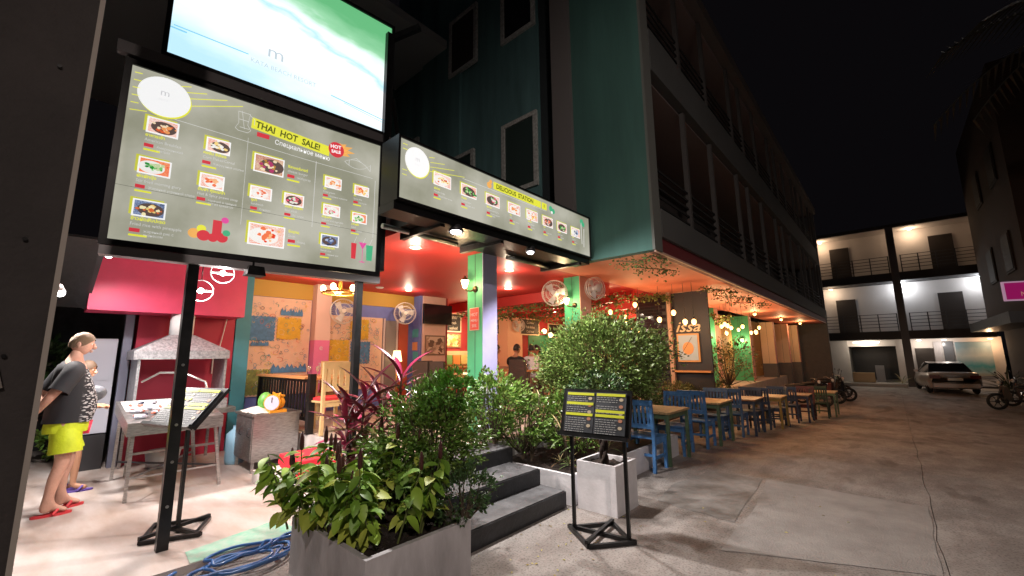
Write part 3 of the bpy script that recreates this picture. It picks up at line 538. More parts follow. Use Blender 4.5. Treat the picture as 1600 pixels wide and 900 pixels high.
# pillar lanterns
lan_glass = emis('lantern_glow', (1, .68, .32), 14)
def lantern(loc, lab, p=12, glow=(1, .72, .4)):
    t = thing('wall_lamp', lab, 'wall lamp', loc, 0, 'carriage lamps on the green pillars')
    MB().lathe((0, 0, 0), [(.0, 0), (.05, 0), (.045, .02), (.0, .022)], 14).build('back_plate', mat('aged_bronze', (.12, .08, .04), .4, metal=.7), t); t.children[-1].rotation_euler = (PI / 2, 0, 0); t.children[-1].location = (.12, 0, -.08)
    MB().tube([(.12, -.02, -.08), (.08, -.05, -.11), (.02, -.09, -.10), (0, -.1, -.06)], .011, 8).build('arm', MATS['aged_bronze'], t)
    MB().lathe((0, -.1, 0), [(.012, -.07), (.03, -.05), (.058, .05), (.05, .06), (.0, .1)], 8).build('lantern_glass', lan_glass, t)
    MB().lathe((0, -.1, 0), [(.062, .055), (.03, .09), (.008, .12), (0, .13)], 8).build('cap', MATS['aged_bronze'], t)
    lamp('POINT', 'lantern_light', (loc[0], loc[1] - .2, loc[2]), p, glow, t, .05)
lantern((-4.58, 4.17, 2.65), 'lit carriage lamp on the nearest green pillar above the red poster'); lantern((-4.55, 6.75, 2.62), 'lit carriage lamp on the second green pillar beside the white fan'); lantern((-4.55, 14.9, 2.2), 'lit carriage lamp on the third green pillar, right of the tiled panel', 18); lantern((-4.5, 19.2, 2.1), 'lit carriage lamp on the farthest green pillar', 18)
# festoon bulbs: groups under the soffit
bulb = emis('bulb_glow', (1, .52, .16), 5.5)
names9 = ['single amber bulb hanging by the vine left of the tiled column', 'amber bulb hung highest before the slim tan post', 'amber bulb low on the tiled column edge', 'left bulb of the bright pair above the framed sign', 'right bulb of the bright pair above the framed sign', 'lower left amber bulb above the round bush', 'amber bulb just right of the lower left one above the bush']
pts = [(-4.27, 9, 2.72), (-3.4, 9, 2.47), (-3.72, 9, 2.34), (-3.17, 9, 2.26), (-2.99, 9, 2.25), (-4.37, 9, 2.13), (-4.19, 9, 2.12), (-3.84, 14, 2.42), (-3.74, 14, 2.49), (-3.57, 14, 2.36), (-3.71, 14, 2.2), (-3.25, 14, 2.38), (-2.91, 14, 2.2)]
names14 = ['first of the farther amber bulbs, left of its twin', 'second of the farther amber bulbs, slightly higher', 'middle amber bulb of the farther cluster', 'lowest amber bulb of the farther cluster', 'amber bulb before the last green pillar', 'rightmost amber bulb under the soffit']
pts += [(-4.0, 11.2, 2.5), (-3.5, 11.6, 2.62), (-3.3, 12.6, 2.35), (-3.9, 16.2, 2.4), (-3.6, 16.6, 2.3), (-3.3, 16.4, 2.45)]
names9x = ['amber bulb left above the framed sign, behind the pair', 'amber bulb tucked under the vine behind the framed sign', 'amber bulb over the airy potted tree', 'amber bulb left of three beyond the third green pillar', 'lowest of three amber bulbs beyond the third green pillar', 'amber bulb right of three beyond the third green pillar']
for p_, lb in zip(pts, names9 + names14 + names9x):
    t = thing('hanging_bulb', lb, 'light bulb', p_, 0, 'amber bulbs hanging under the soffit')
    MB().ball((0, 0, 0), (.05, .05, .06), 12, 8).build('glass', bulb, t); MB().cyl((0, 0, .05), (0, 0, .1), .02, n=8).build('socket', black, t); MB().cyl((0, 0, .1), (0, 0, 3.09 - p_[2]), .004, n=5).build('cable', black, t)
    lamp('POINT', 'bulb_light', Vector(p_) + Vector((0, 0, -.08)), 13 if p_[1] < 10 else 20, (1, .58, .26), t, .05)
for i, (x, y, z) in enumerate(((-7.6, 11.6, 2.75), (-6.0, 11.9, 2.75), (-6.8, 13.6, 2.75), (-5.4, 9.9, 2.7))):
    t = thing('pendant_lamp', ('amber pendant over the far left of the dining room', 'amber pendant behind the round clipped tree, left of the tiles', 'deepest amber pendant in the dining room', 'amber pendant beside the tiled column, under the third beam')[i], 'lamp', (x, y, z)); MB().ball((0, 0, 0), (.055, .055, .065), 12, 8).build('glass', bulb, t); MB().cyl((0, 0, .05), (0, 0, 3.09 - z), .006, n=6).build('cable', black, t); lamp('POINT', 'pendant_light', (x, y, z - .1), 26, (1, .68, .36), t, .06)
# chandelier
ch = thing('chandelier', 'brass wheel chandelier with glowing bulbs hanging over the railed corner table', 'chandelier', (-6.5, 3.1, 2.62)); brass = mat('brass', (.6, .35, .08), .3, metal=.9)
MB().tube([(.26 * math.cos(a), .26 * math.sin(a), 0) for a in [2 * PI * i / 24 for i in range(24)]], .018, 8, True).build('ring', brass, ch); MB().cyl((0, 0, -.02), (0, 0, .47), .03, n=10).build('stem', brass, ch)
for i in range(5):
    a = 2 * PI * i / 5 + .4; x, y = .25 * math.cos(a), .25 * math.sin(a); MB().bar((0, 0, .02), (x, y, .01), .012).build('spoke', brass, ch); MB().ball((x, y, .07), (.042, .042, .055), 12, 8).build('bulb', emis('chandelier_glow', (1, .66, .28), 16), ch)
lamp('POINT', 'chandelier_light', (-6.5, 3.1, 2.48), 60, (1, .78, .5), ch, .15)
# forecourt lights
def spot(loc, p, lab, tgt, grp=None):
    t = thing('spot_lamp', lab, 'lamp', loc, 0, grp); d = (Vector(tgt) - Vector(loc)).normalized()
    MB().cyl(-d * .09, d * .0, .035, .05, 12).build('housing', white, t); MB().ball(d * .01, (.042,) * 3, 12, 8).build('lens', emis('spot_lens', (1, .97, .95), 18), t)
    lamp('SPOT', 'spot_light', Vector(loc) + d * .13, p, WHITE, t, .05, tgt, 140, .7)
spot((-7.0, .5, 3.0), 110, 'upper of the two white spots at the left end of the pink hood panel', (-6.6, .8, 0)); spot((-7.1, .42, 2.9), 90, 'lower of the two white spots at the left end of the pink hood panel', (-7.8, .9, .5)); spot((-7.0, .9, 2.95), 110, 'white spot shining alone in the middle of the pale pink strip', (-6.4, 1.5, 0))
spot((-6.9, .06, 2.36), 200, 'dazzling white floodlight beside the concrete utility pole', (-6.4, .8, 0))
lamp('SPOT', 'forecourt_light', (-4.95, 1.2, 2.43), 190, WHITE, None, .12, (-5.6, .9, 0), 150, .6)
ev = thing('metal_awning', 'dark wet looking metal sheet awning between the pole and the pink panel', 'awning', (-7.5, .2, 2.5)); MB().add([(-7.0, -.45, 3.06), (-7.0, .34, 3.07), (-8.3, .32, 2.35), (-8.3, -.45, 2.35), (-7.0, -.45, 3.03), (-7.0, .34, 3.04), (-8.3, .32, 2.32), (-8.3, -.45, 2.32)], [(0, 1, 2, 3), (7, 6, 5, 4), (0, 4, 5, 1), (1, 5, 6, 2), (2, 6, 7, 3), (3, 7, 4, 0)]).build('sheet', mat('wet_dark_metal', (.05, .05, .052), .3, metal=.7, bump=.4, bscale=6), ev, True); MB().bar((-7.0, .37, 3.08), (-8.35, .33, 2.33), .05).build('edge_bar', darkgrey, ev, True)
for k, (y, z) in enumerate(((1.09, 2.42), (.93, 2.23))):
    t = thing('hoop_lamp', ['upper white hoop lamp with leaves behind the menu board post', 'lower white hoop lamp close to the black post'][k], 'lamp', (-4.75, y, z)); MB().tube([(.0, .1 * math.cos(a), .1 * math.sin(a)) for a in [2 * PI * i / 20 for i in range(20)]], .005, 6, True).build('hoop', white, t); MB().tube([(.06 * math.cos(a), .09 * math.sin(a), .0) for a in [2 * PI * i / 20 for i in range(20)]], .004, 6, True).build('hoop', white, t); MB().ball((0, 0, 0), .026, 10, 8).build('bulb', emis('spot_lens', (1, 1, 1), 18), t); MB().cyl((0, 0, .1), (0, 0, 2.55 - z + .02), .004, n=5).build('cable', black, t)
    lamp('POINT', 'hoop_light', (-4.75, y, z - .06), 7, WHITE, t, .04)
t = thing('sign_projector', 'black floodlight housing bolted beneath the middle of the menu board', 'lamp', (-4.5, 1.29, 2.43)); MB().box((0, 0, 0), (.14, .16, .09), taper=.8).build('housing', black, t); MB().bx(-.02, .02, -.03, .03, .04, .12).build('bracket', black, t)
# street lamp on the near side of the lane, behind the viewer
sl = thing('street_lamp', 'tall grey street lamp standing across the lane', 'street lamp', (5.2, -3.5, 0)); MB().cyl((5.2, -3.5, 0), (5.2, -3.5, 6.5), .08, .05).build('pole', darkgrey, sl, True); MB().tube([(5.2, -3.5, 6.4), (5.0, -3.3, 6.7), (4.5, -2.8, 6.8)], .03).build('arm', darkgrey, sl, True); MB().box((4.4, -2.7, 6.78), (.2, .4, .08), rz=.7).build('head', darkgrey, sl, True); MB().box((4.4, -2.7, 6.735), (.14, .3, .01), rz=.7).build('lens', emis('street_lens', (1, .8, .6), 10), sl, True); lamp('SPOT', 'street_light', (4.4, -2.7, 6.7), 1800, (1, .83, .74), sl, .12, (.3, 6.0, 0), 108, .8)
# ================================================================ POSTS, POLE, PLANTERS, PLANTS
up_ = thing('utility_pole', 'dark square concrete utility pole filling the left edge of the view', 'utility pole', (-2.72, -.11, 0))
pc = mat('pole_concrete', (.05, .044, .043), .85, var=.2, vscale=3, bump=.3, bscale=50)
MB().bx(-2.9, -2.63, -.30, .012, 0, 8).build('shaft', pc, up_, True); MB().bx(-2.635, -2.62, .0, .018, 0, 8).build('chamfer', mat('pale_edge', (.42, .38, .34), .8), up_, True)  # thin strip down the right edge, paler than the shaft
for y, z in ((-.09, 2.9), (-.1, 1.62), (-.13, 1.3), (-.1, 2.1)): MB().cyl((-2.632, y, z), (-2.618, y, z), .008, n=8).build('bolt_hole', black, up_, True)
for (x, y, z, l) in ((-2.615, -.12, 1.55, .12),): MB().box((x, y, z), (.008, .035, l), rot=Euler((.25, 0, 0))).build('paper_scrap', mat('old_paper', (.22, .2, .18), .8), up_, True)
soil = mat('dark_soil', (.028, .018, .013), .95, var=.5, vscale=25, bump=1, bscale=60)
cem = mat('grey_planter_cement', (.50, .485, .50), .7, var=.22, vscale=4, stretch=(1, 1, .3), bump=.2, bscale=35); wp = mat('white_planter', (.78, .77, .80), .55, var=.09, vscale=5, bump=.12, bscale=30)
def planter(name, lab, x0, x1, y0, y1, z0, h, m, w=.035, soilh=.06, cat='planter'):
    t = thing(name, lab, cat, ((x0 + x1) / 2, (y0 + y1) / 2, z0)); z1 = z0 + h
    MB().bx(x0, x1, y0, y0 + w, z0, z1).bx(x0, x1, y1 - w, y1, z0, z1).bx(x0, x0 + w, y0 + w, y1 - w, z0, z1).bx(x1 - w, x1, y0 + w, y1 - w, z0, z1).build('box', m, t, True)
    n = 14; vs = []; fs = []
    for i in range(n + 1):
        for j in range(n + 1): vs.append((x0 + w + (x1 - x0 - 2 * w) * i / n, y0 + w + (y1 - y0 - 2 * w) * j / n, z1 - soilh + random.uniform(-.012, .02)))
    fs = [(i * (n + 1) + j, (i + 1) * (n + 1) + j, (i + 1) * (n + 1) + j + 1, i * (n + 1) + j + 1) for i in range(n) for j in range(n)]
    MB().add(vs, fs, True).build('soil', soil, t, True); return t
planter('concrete_planter', 'large grey cement planter box at the front full of leafy plants', -3.58, -2.48, 1.43, 2.28, 0, .395, cem, .04, .07)
planter('square_planter', 'square white planter box with a twisted trunk standing behind the menu stand', -2.66, -2.2, 3.98, 4.44, 0, .48, wp, .03, .05)
planter('planting_bed', 'low white walled planting bed running right of the steps', -4.15, -2.72, 3.98, 7.0, 0, .31, wp, .04, .04, 'planting bed'); planter('planting_bed', 'long low bed of shrubs behind the blue chairs', -4.1, -3.35, 7.05, 14.5, -.4, .7, cem, .04, .04, 'planting bed')
def leaf_mesh(name, L, Wd_, fold=.25, droop=.3, n=4, m=None):
    "one blade: folded along the midrib, drooping; base at origin, grows along +y"
    vs = []; fs = []
    for i in range(n + 1):
        t = i / n; w = Wd_ * math.sin(PI * min(1, t * .92 + .06)) ** .8 * .5 if 0 < i < n else (.004 if i == 0 else .001)
        y = L * t * (1 - .15 * t * droop); z = -droop * L * t * t * .6
        vs += [(-w, y, z + w * fold), (0, y, z), (w, y, z + w * fold)]
    for i in range(n):
        a = i * 3; fs += [(a, a + 1, a + 4, a + 3), (a + 1, a + 2, a + 5, a + 4)]
    me = bpy.data.meshes.new(name); me.from_pydata(vs, [], fs); me.polygons.foreach_set('use_smooth', [True] * len(fs)); me.materials.append(m); me.update(); return me
def place_leaf(me, par, p, az, el, s=1, roll=0, name='leaf'):
    o = bpy.data.objects.new(name, me); COL.objects.link(o); o.parent = par; o.location = Vector(p) - parent_loc(par)
    q = Quaternion((0, 0, 1), az) @ Quaternion((1, 0, 0), el) @ Quaternion((0, 1, 0), roll); o.rotation_mode = 'QUATERNION'; o.rotation_quaternion = q; o.scale = (s, s, s); return o
def fol_mat(n, c, isl=.45, rough=.45, tr=.12):
    m = mat(n, c, rough, island=isl); m.node_tree.nodes['Principled BSDF'].inputs['Subsurface Weight'].default_value = 0; return m
g_big = [fol_mat('ginger_leaf_%d' % i, c, .1, .5) for i, c in enumerate(((.16, .32, .035), (.27, .44, .05), (.11, .22, .03), (.42, .50, .08)))]
# big-leafed plant, one clump per stem group
def ginger(loc, lab, nst, h, seed, spread=.16):
    r = random.Random(seed); t = thing('ginger_plant', lab, 'plant', loc, 0, 'broad leaved plants in the front planter'); ms = [leaf_mesh('leaf', .17, .085, .3, .6, 5, m) for m in g_big]
    stm = mat('plant_stem', (.14, .17, .05), .6)
    for k in range(nst):
        a = r.uniform(0, 6.28); d = r.uniform(.3, 1) * spread; hh = h * r.uniform(.7, 1.05); bx0 = Vector(loc) + Vector((math.cos(a) * d * .5, math.sin(a) * d * .5, 0)); tip = Vector(loc) + Vector((math.cos(a) * d * 1.5, math.sin(a) * d * 1.5, hh)); mid = (bx0 + tip) / 2 + Vector((0, 0, .03)); P_ = [bx0, mid, tip]
        MB().tube(P_, [.008, .007, .004], 6).build('stem', stm, t, True)
        nl = int(hh / .028)
        for i in range(nl):
            u = .22 + .78 * i / (nl - 1); p = bx0.lerp(mid, u * 2) if u < .5 else mid.lerp(tip, u * 2 - 1); az = i * 2.2 + a + r.uniform(-.4, .4)
            place_leaf(ms[r.choice((0, 0, 1, 1, 2, 3)) if u > .4 else r.choice((1, 3, 3))], t, p, az, r.uniform(-.75, .45), r.uniform(.55, 1.05), r.uniform(-.5, .5))
        if k % 2 == 0:
            MB().lathe(tip, [(.0, .0), (.014, .01), (.017, .04), (.015, .09), (.006, .13), (0, .135)], 8).build('flower_spike', mat('dark_red_spike', (.07, .012, .012), .5, bump=.6, bscale=120), t, True)
    return t
for i, (x, y, n, h, lb) in enumerate(((-2.86, 1.60, 6, .56, 'broad green leaved plant at the near corner of the grey planter'), (-2.72, 1.72, 4, .5, 'short broad leaved plant by the road side rim of the grey planter'), (-3.25, 1.5, 7, .62, 'broad leaved plant spilling over the left rim of the grey planter'), (-3.5, 1.46, 7, .6, 'yellowish low plant at the far left corner of the grey planter'), (-3.05, 1.78, 6, .68, 'tall broad leaved plant with dark red flower spikes in the middle of the grey planter'), (-2.75, 1.95, 4, .56, 'broad leaved plant with hanging leaves beside the small dark bush'))): ginger((x, y, .33), lb, n, h, 20 + i, .19)
# long-leaved red cordyline
def cordyline(name, loc, lab, n, L, ms, seed, stalks=3, sh=.9, grp=None):
    r = random.Random(seed); t = thing(name, lab, 'plant', loc, 0, grp)
    for k in range(stalks):
        a = 2.1 * k + r.random(); b = Vector(loc); tip = b + Vector((.12 * math.cos(a), .12 * math.sin(a), sh * r.uniform(.7, 1.0)));
        if sh > .1: MB().tube([b, (b + tip) / 2 + Vector((.01, 0, 0)), tip], [.016, .013, .01], 7).build('stalk', mat('woody_stalk', (.12, .09, .06), .8, bump=.5), t, True)
        for i in range(n // stalks):
            u = i / (n / stalks); p = tip - Vector((0, 0, .35 * sh * (1 - u) * 1)); el = 1.35 * u - .1 + r.uniform(-.15, .15)
            place_leaf(r.choice(ms[:2] if u > .35 else ms[1:]), t, p, i * 2.4 + r.random(), el, r.uniform(.7, 1.1) * (L), r.uniform(-.3, .3), 'long_leaf')
    return t
red_ms = [leaf_mesh('long_leaf', 1, .13, .6, .5, 7, fol_mat(n, c, .1, .35)) for n, c in (('cordyline_pink', (.42, .035, .11)), ('cordyline_wine', (.20, .025, .05)), ('cordyline_olive', (.16, .15, .05)))]
cordyline('red_cordyline', (-3.72, 1.98, .05), 'tall plant with long pink and wine red blades behind the grey planter', 60, .44, red_ms, 3, 3, 1.42); cordyline('red_cordyline', (-3.66, 2.32, .05), 'red bladed plant nearest the black sign post and the steps', 60, .44, red_ms, 8, 3, 1.4)
cordyline('red_cordyline', (-3.7, 2.1, .05), 'low olive and wine bladed plant under the tall red ones', 50, .40, red_ms[1:] + red_ms[2:], 9, 3, .85)
pal_ms = [leaf_mesh('long_leaf', 1, .08, .5, .5, 6, fol_mat(n, c, .1, .4)) for n, c in (('blade_straw', (.42, .33, .16)), ('blade_green', (.14, .22, .06)), ('blade_tan', (.30, .17, .08)))]
cordyline('striped_dracaena', (-3.1, 4.45, .28), 'straw and green striped leafy plant in the bed by the steps', 36, .28, pal_ms, 4, 3, .55); cordyline('striped_dracaena', (-2.95, 4.95, .28), 'tan striped low plant behind the square white planter', 26, .24, pal_ms, 5, 2, .2); cordyline('striped_dracaena', (-3.55, 4.3, .28), 'tall thin plant with drooping brown blades against the lilac pillar', 30, .24, pal_ms, 6, 3, .85); cordyline('striped_dracaena', (-3.05, 4.2, .28), 'small pale rosette at the corner of the planting bed', 22, .17, pal_ms, 16, 2, .1)
# small-leaf shrubs: woody branches and a crown of separate leaflets
def shrub(name, loc, rad, h, nclump, per, leaf, m, lab, seed, trunk=True, ragged=.25, cat='shrub', grp=None, fill=.5):
    r = random.Random(seed); t = thing(name, lab, cat, loc, 0, grp); cz = h; br = MB(); fo = MB(); L = Vector(loc)
    lob = [(r.uniform(0, 6.28), r.uniform(-.3, 1.2), r.uniform(-.2, .22)) for _ in range(9)]
    for k in range(nclump):
        th = r.uniform(0, 2 * PI); ph = math.acos(r.uniform(-.75, 1)); q = fill + (1 - fill) * r.random() ** .4; q *= 1 + ragged * (r.random() - .5) + sum(a * max(0, math.cos(th - t0) * math.sin(ph) * math.cos(p0) + math.cos(ph) * math.sin(p0) - .55) * 2.2 for t0, p0, a in lob)
        c = Vector((rad[0] * math.sin(ph) * math.cos(th) * q, rad[1] * math.sin(ph) * math.sin(th) * q, cz + rad[2] * math.cos(ph) * q))
        if trunk and k % 3 == 0: s0 = Vector((c.x * .12, c.y * .12, max(0, cz - rad[2]) * .8)); br.tube([s0, s0.lerp(c, .55) + Vector((0, 0, -.03)), c], [.012, .007, .003], 5)
        cs = r.uniform(.35, 1.3) * .30 * min(rad); leaf_ = leaf * r.uniform(.75, 1.3)
        for i in range(per):
            d = Vector((r.gauss(0, 1), r.gauss(0, 1), r.gauss(0, .8))); p = c + d * cs * .5; out = (p - Vector((0, 0, cz))).normalized() + Vector((r.uniform(-.8, .8), r.uniform(-.8, .8), r.uniform(-.5, .9))); out.normalize()
            sd = out.cross(Vector((r.uniform(-1, 1), r.uniform(-1, 1), r.uniform(-1, 1)))).normalized(); nn = out.cross(sd); l = leaf_ * r.uniform(.6, 1.25); w = l * .27
            fo.add([p, p + out * l * .5 + sd * w + nn * w * .4, p + out * l, p + out * l * .5 - sd * w + nn * w * .4], [(0, 1, 2, 3)])
    if trunk:
        br.tube([(0, 0, 0), (.02, .01, max(.05, cz - rad[2]) * .6), (0, 0, max(.05, cz - rad[2] * .6))], [.03, .025, .02], 7)
        br.build('trunk', mat('shrub_bark', (.10, .075, .05), .9, bump=.6), t)
    tag(fo.build('crown', m, t), kind='stuff'); return t
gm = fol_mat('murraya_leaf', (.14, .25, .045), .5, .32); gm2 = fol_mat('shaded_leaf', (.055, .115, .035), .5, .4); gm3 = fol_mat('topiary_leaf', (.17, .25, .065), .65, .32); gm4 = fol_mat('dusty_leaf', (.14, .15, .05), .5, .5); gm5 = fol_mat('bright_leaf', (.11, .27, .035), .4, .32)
shrub('murraya_bush', (-3.06, 2.33, .05), (.38, .40, .42), .86, 190, 40, .04, gm, 'dense dark green small leaved bush over the far end of the grey planter', 1, fill=.3, ragged=.7)
shrub('murraya_bush', (-3.0, 2.5, .75), (.26, .28, .2), .52, 70, 42, .036, gm5, 'bright green young growth topping the bush below the green pillar', 41)
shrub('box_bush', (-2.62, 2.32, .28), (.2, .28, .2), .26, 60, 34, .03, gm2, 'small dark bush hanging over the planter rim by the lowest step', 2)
shrub('murraya_bush', (-3.22, 2.12, .2), (.3, .3, .3), .42, 90, 36, .036, gm, 'green filler bush between the broad leaves and the red plant', 42)
shrub('topiary_tree', (-3.42, 5.95, .28), (.78, 1.25, .66), 1.2, 640, 46, .05, gm3, 'big round clipped small leaved tree behind the menu stand', 3, ragged=.28, fill=.5)
for i, (x, y, a, h, lb) in enumerate(((-3.7, 4.3, .35, .45, 'green bush right behind the top step against the lilac pillar'), (-3.3, 4.9, .4, .42, 'green bush in the bed between the striped plants and the round tree'), (-3.85, 3.9, .3, .7, 'green bush on the terrace edge left of the lilac pillar base'))): shrub('bed_bush', (x, y, .28 if i < 2 else .3), (.38, a + .1, .34), h, 90, 34, .05, gm, lb, 50 + i)
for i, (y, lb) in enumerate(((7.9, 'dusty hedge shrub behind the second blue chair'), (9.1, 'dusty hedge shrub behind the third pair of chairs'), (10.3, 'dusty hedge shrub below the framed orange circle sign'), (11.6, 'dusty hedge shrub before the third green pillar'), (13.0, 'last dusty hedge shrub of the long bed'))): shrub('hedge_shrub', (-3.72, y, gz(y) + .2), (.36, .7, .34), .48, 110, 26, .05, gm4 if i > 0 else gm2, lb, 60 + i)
shrub('potted_tree', (-3.4, 12.6, gz(12.6) + .5), (.6, .65, .5), 1.1, 90, 22, .06, gm4, 'loose airy bougainvillea like tree in a pot before the green pillar', 70, ragged=.6, grp=None)
planter('tree_pot', 'pale pot holding the airy tree', -3.6, -3.2, 12.4, 12.8, gz(12.6), .6, wp)
# twisted trunk in the square planter
tt = thing('twisted_trunk', 'dark twisted bare trunk rising from the square white planter', 'plant', (-2.45, 4.2, .43)); bark = mat('dark_bark', (.05, .035, .028), .9, bump=.8)
for ph in (0, 2.1, 4.2): MB().tube([(.03 * math.cos(ph + z * 14), .03 * math.sin(ph + z * 14), z) for z in [i * .04 for i in range(18)]], .022, 7).build('stem', bark, tt)
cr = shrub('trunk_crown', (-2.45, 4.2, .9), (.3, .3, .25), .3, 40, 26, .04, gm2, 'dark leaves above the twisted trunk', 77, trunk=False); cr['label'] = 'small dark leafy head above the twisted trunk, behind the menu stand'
# vines on the ceiling
vm = fol_mat('vine_leaf', (.13, .18, .05), .5, .5)
def vine(pts, lab, n=160, seed=1, leaf=.06):
    r = random.Random(seed); c0 = Vector(pts[0]); t = thing('hanging_vine', lab, 'vine', c0, 0, 'leafy garlands under the ceiling'); P = [Vector(p) - c0 for p in pts]; MB().tube(P, .008, 5).build('stem', mat('vine_stem', (.14, .09, .05), .8), t); fo = MB()
    for i in range(n):
        u = r.random() * (len(P) - 1); k = int(u); p = P[k].lerp(P[k + 1], u - k) + Vector((r.gauss(0, .05), r.gauss(0, .05), r.gauss(-.03, .06))); o = Vector((r.uniform(-1, 1), r.uniform(-1, 1), r.uniform(-1, .4))).normalized(); s_ = o.orthogonal().normalized(); l = leaf * r.uniform(.6, 1.2)
        fo.add([p, p + o * l * .5 + s_ * l * .35, p + o * l, p + o * l * .5 - s_ * l * .35], [(0, 1, 2, 3)])
    tag(fo.build('leaves', vm, t), kind='stuff')
vine([(-9.3, 8.0, 2.84), (-8, 7.95, 2.78), (-6.4, 8.0, 2.83), (-4.6, 7.95, 2.8)], 'leafy garland on the first red beam above the diners', 620, 1, .08); vine([(-9.3, 9.3, 2.84), (-7.4, 9.25, 2.76), (-4.7, 9.3, 2.84)], 'leafy garland on the second red beam behind the white fan', 560, 2, .08); vine([(-9, 11, 2.84), (-7, 10.95, 2.76), (-4.7, 11, 2.84)], 'leafy garland on the third red beam', 480, 3, .085); vine([(-4.9, 6.9, 3.02), (-4.6, 8.3, 2.9), (-4.3, 9.8, 3.0), (-3.9, 10.2, 3.0)], 'garland running back from the second green pillar', 420, 4, .075)
vine([(-3.1, 5.98, 3.07), (-2.75, 5.96, 3.0), (-2.5, 5.95, 3.05), (-2.47, 6.4, 3.06)], 'thin leafy twig pinned round the pale corner of the soffit', 190, 5, .05); vine([(-3.1, 6.6, 3.06), (-2.8, 6.9, 3.03), (-2.7, 7.4, 3.06)], 'thin twig trailing under the soffit near the corner', 130, 6, .05)
for i, y in enumerate((9.6, 11.2, 13.0)): vine([(-3.0 - .2 * i, y, 3.05), (-2.7, y + .6, 3.0), (-2.6, y + 1.4, 3.05)], 'dark leafed twig under the orange soffit, %s along the lane' % ('first', 'second', 'third')[i], 150, 7 + i, .06)
vine([(-4.3, 14.6, 2.9), (-4.0, 14.4, 2.6), (-3.6, 14.2, 2.8)], 'bushy green tuft hanging above the framed sign', 160, 12, .09)
# ================================================================ HOSE
hm = mat('blue_hose', (.05, .16, .42), .35, coat=.3); hs = thing('garden_hose', 'loose coil of glossy blue garden hose beside the grey planter', 'hose', (-4.0, 1.15, .01)); r = random.Random(4); pts = []
for i in range(150):
    a = i * .22; R0 = .2 + .07 * math.sin(i * .13) + .03 * math.sin(i * .7); pts.append((.02 + R0 * .8 * math.cos(a) + .07 * math.sin(i * .05), .05 + R0 * 1.5 * math.sin(a) + .1 * math.sin(i * .037), .018 + .014 * (i / 22) % .06 + .008 * math.sin(i * .9)))
MB().tube(pts, .0115, 8).build('hose_coil', hm, hs); MB().tube([(.0, .25, .05), (-.15, .45, .06), (-.2, .62, .05), (.05, .55, .03), (.12, .35, .05)], .0115, 8).build('hose_end', hm, hs)
# ================================================================ MENU STANDS
yl = mat('menu_yellow', (.62, .66, .03), .5); pg = mat('menu_page', (.045, .05, .06), .5, var=.3, vscale=8); wl = mat('menu_text', (.35, .36, .36), .5)
def menu_stand(loc, rz, lab, tilt, H, single=False):
    t = thing('menu_stand', lab, 'menu stand', loc, rz)
    for x in ((-.26, .26) if not single else (0,)): MB().bx(x - .014, x + .014, -.014, .014, .03, H).build('leg', black, t)
    for a, b in (((-.32, -.0, .02), (.32, 0, .02)), ((-.32, 0, .02), (.02, -.3, .02)), ((.32, 0, .02), (.02, -.3, .02)), ((-.26, 0, .02), (0, .28, .02)), ((.26, 0, .02), (0, .28, .02)), ((0, -.3, .045), (0, .28, .045))): MB().bar(a, b, .03, .03).build('base_bar', black, t)
    R_ = Euler((tilt, 0, 0)); Rm = R_.to_matrix(); o = Vector((0, -.02, H + .06))
    def pl(name, x0, x1, z0, z1, d, m, par, th=.003): return MB().box(o + Rm @ Vector(((x0 + x1) / 2, -d - th / 2, (z0 + z1) / 2)), (x1 - x0, th, z1 - z0), rot=R_).build(name, m, par)
    bd_ = pl('board', -.34, .34, -.23, .2, -.03, black, t, .03); pl('lip', -.34, .34, -.245, -.215, 0, black, t, .05)
    for sx in (-1, 1):
        a, b = (-.3, -.005) if sx < 0 else (.005, .3); p = pl('page', a, b, -.2, .17, .004 if sx < 0 else .009, pg, t, .006); q = .012 if sx < 0 else .017
        for z in (.15, .06 if sx < 0 else .0, -.04): pl('heading_bar', a + .01, b - .01, z - .012, z + .012, q, yl, p)
        mb = MB()
        for k in range(17):
            z = .125 - k * .02
            if abs(z - .06) < .015 or abs(z + .04) < .017: continue
            x = a + .015
            while x < b - .09: w = random.uniform(.01, .035); mb.box(o + Rm @ Vector((x + w / 2, -q - .001, z)), (w, .001, .006), rot=R_); x += w + .008
        tag(mb.build('menu_lines', wl, p), kind='stuff')
        for k in range(5): mb = MB(); c = o + Rm @ Vector((b - .045, -q - .002, .11 - k * .062)); mb.add([c + Rm @ Vector((.02 * math.cos(u), 0, .015 * math.sin(u))) for u in [2 * PI * j / 12 for j in range(12)]], [tuple(range(12))]); mb.build('dish_picture', mat('dish_print_%d' % (k % 2), ((.5, .42, .3), (.45, .2, .12))[k % 2], .5), p)
    return t
menu_stand((-2.12, 3.52, 0), .12, 'black metal stand holding an open menu in front of the square white planter', -.30, 1.02)
menu_stand((-5.0, 1.0, .06), .35, 'black metal stand holding an open menu behind the left sign post', -.72, 1.05, True)
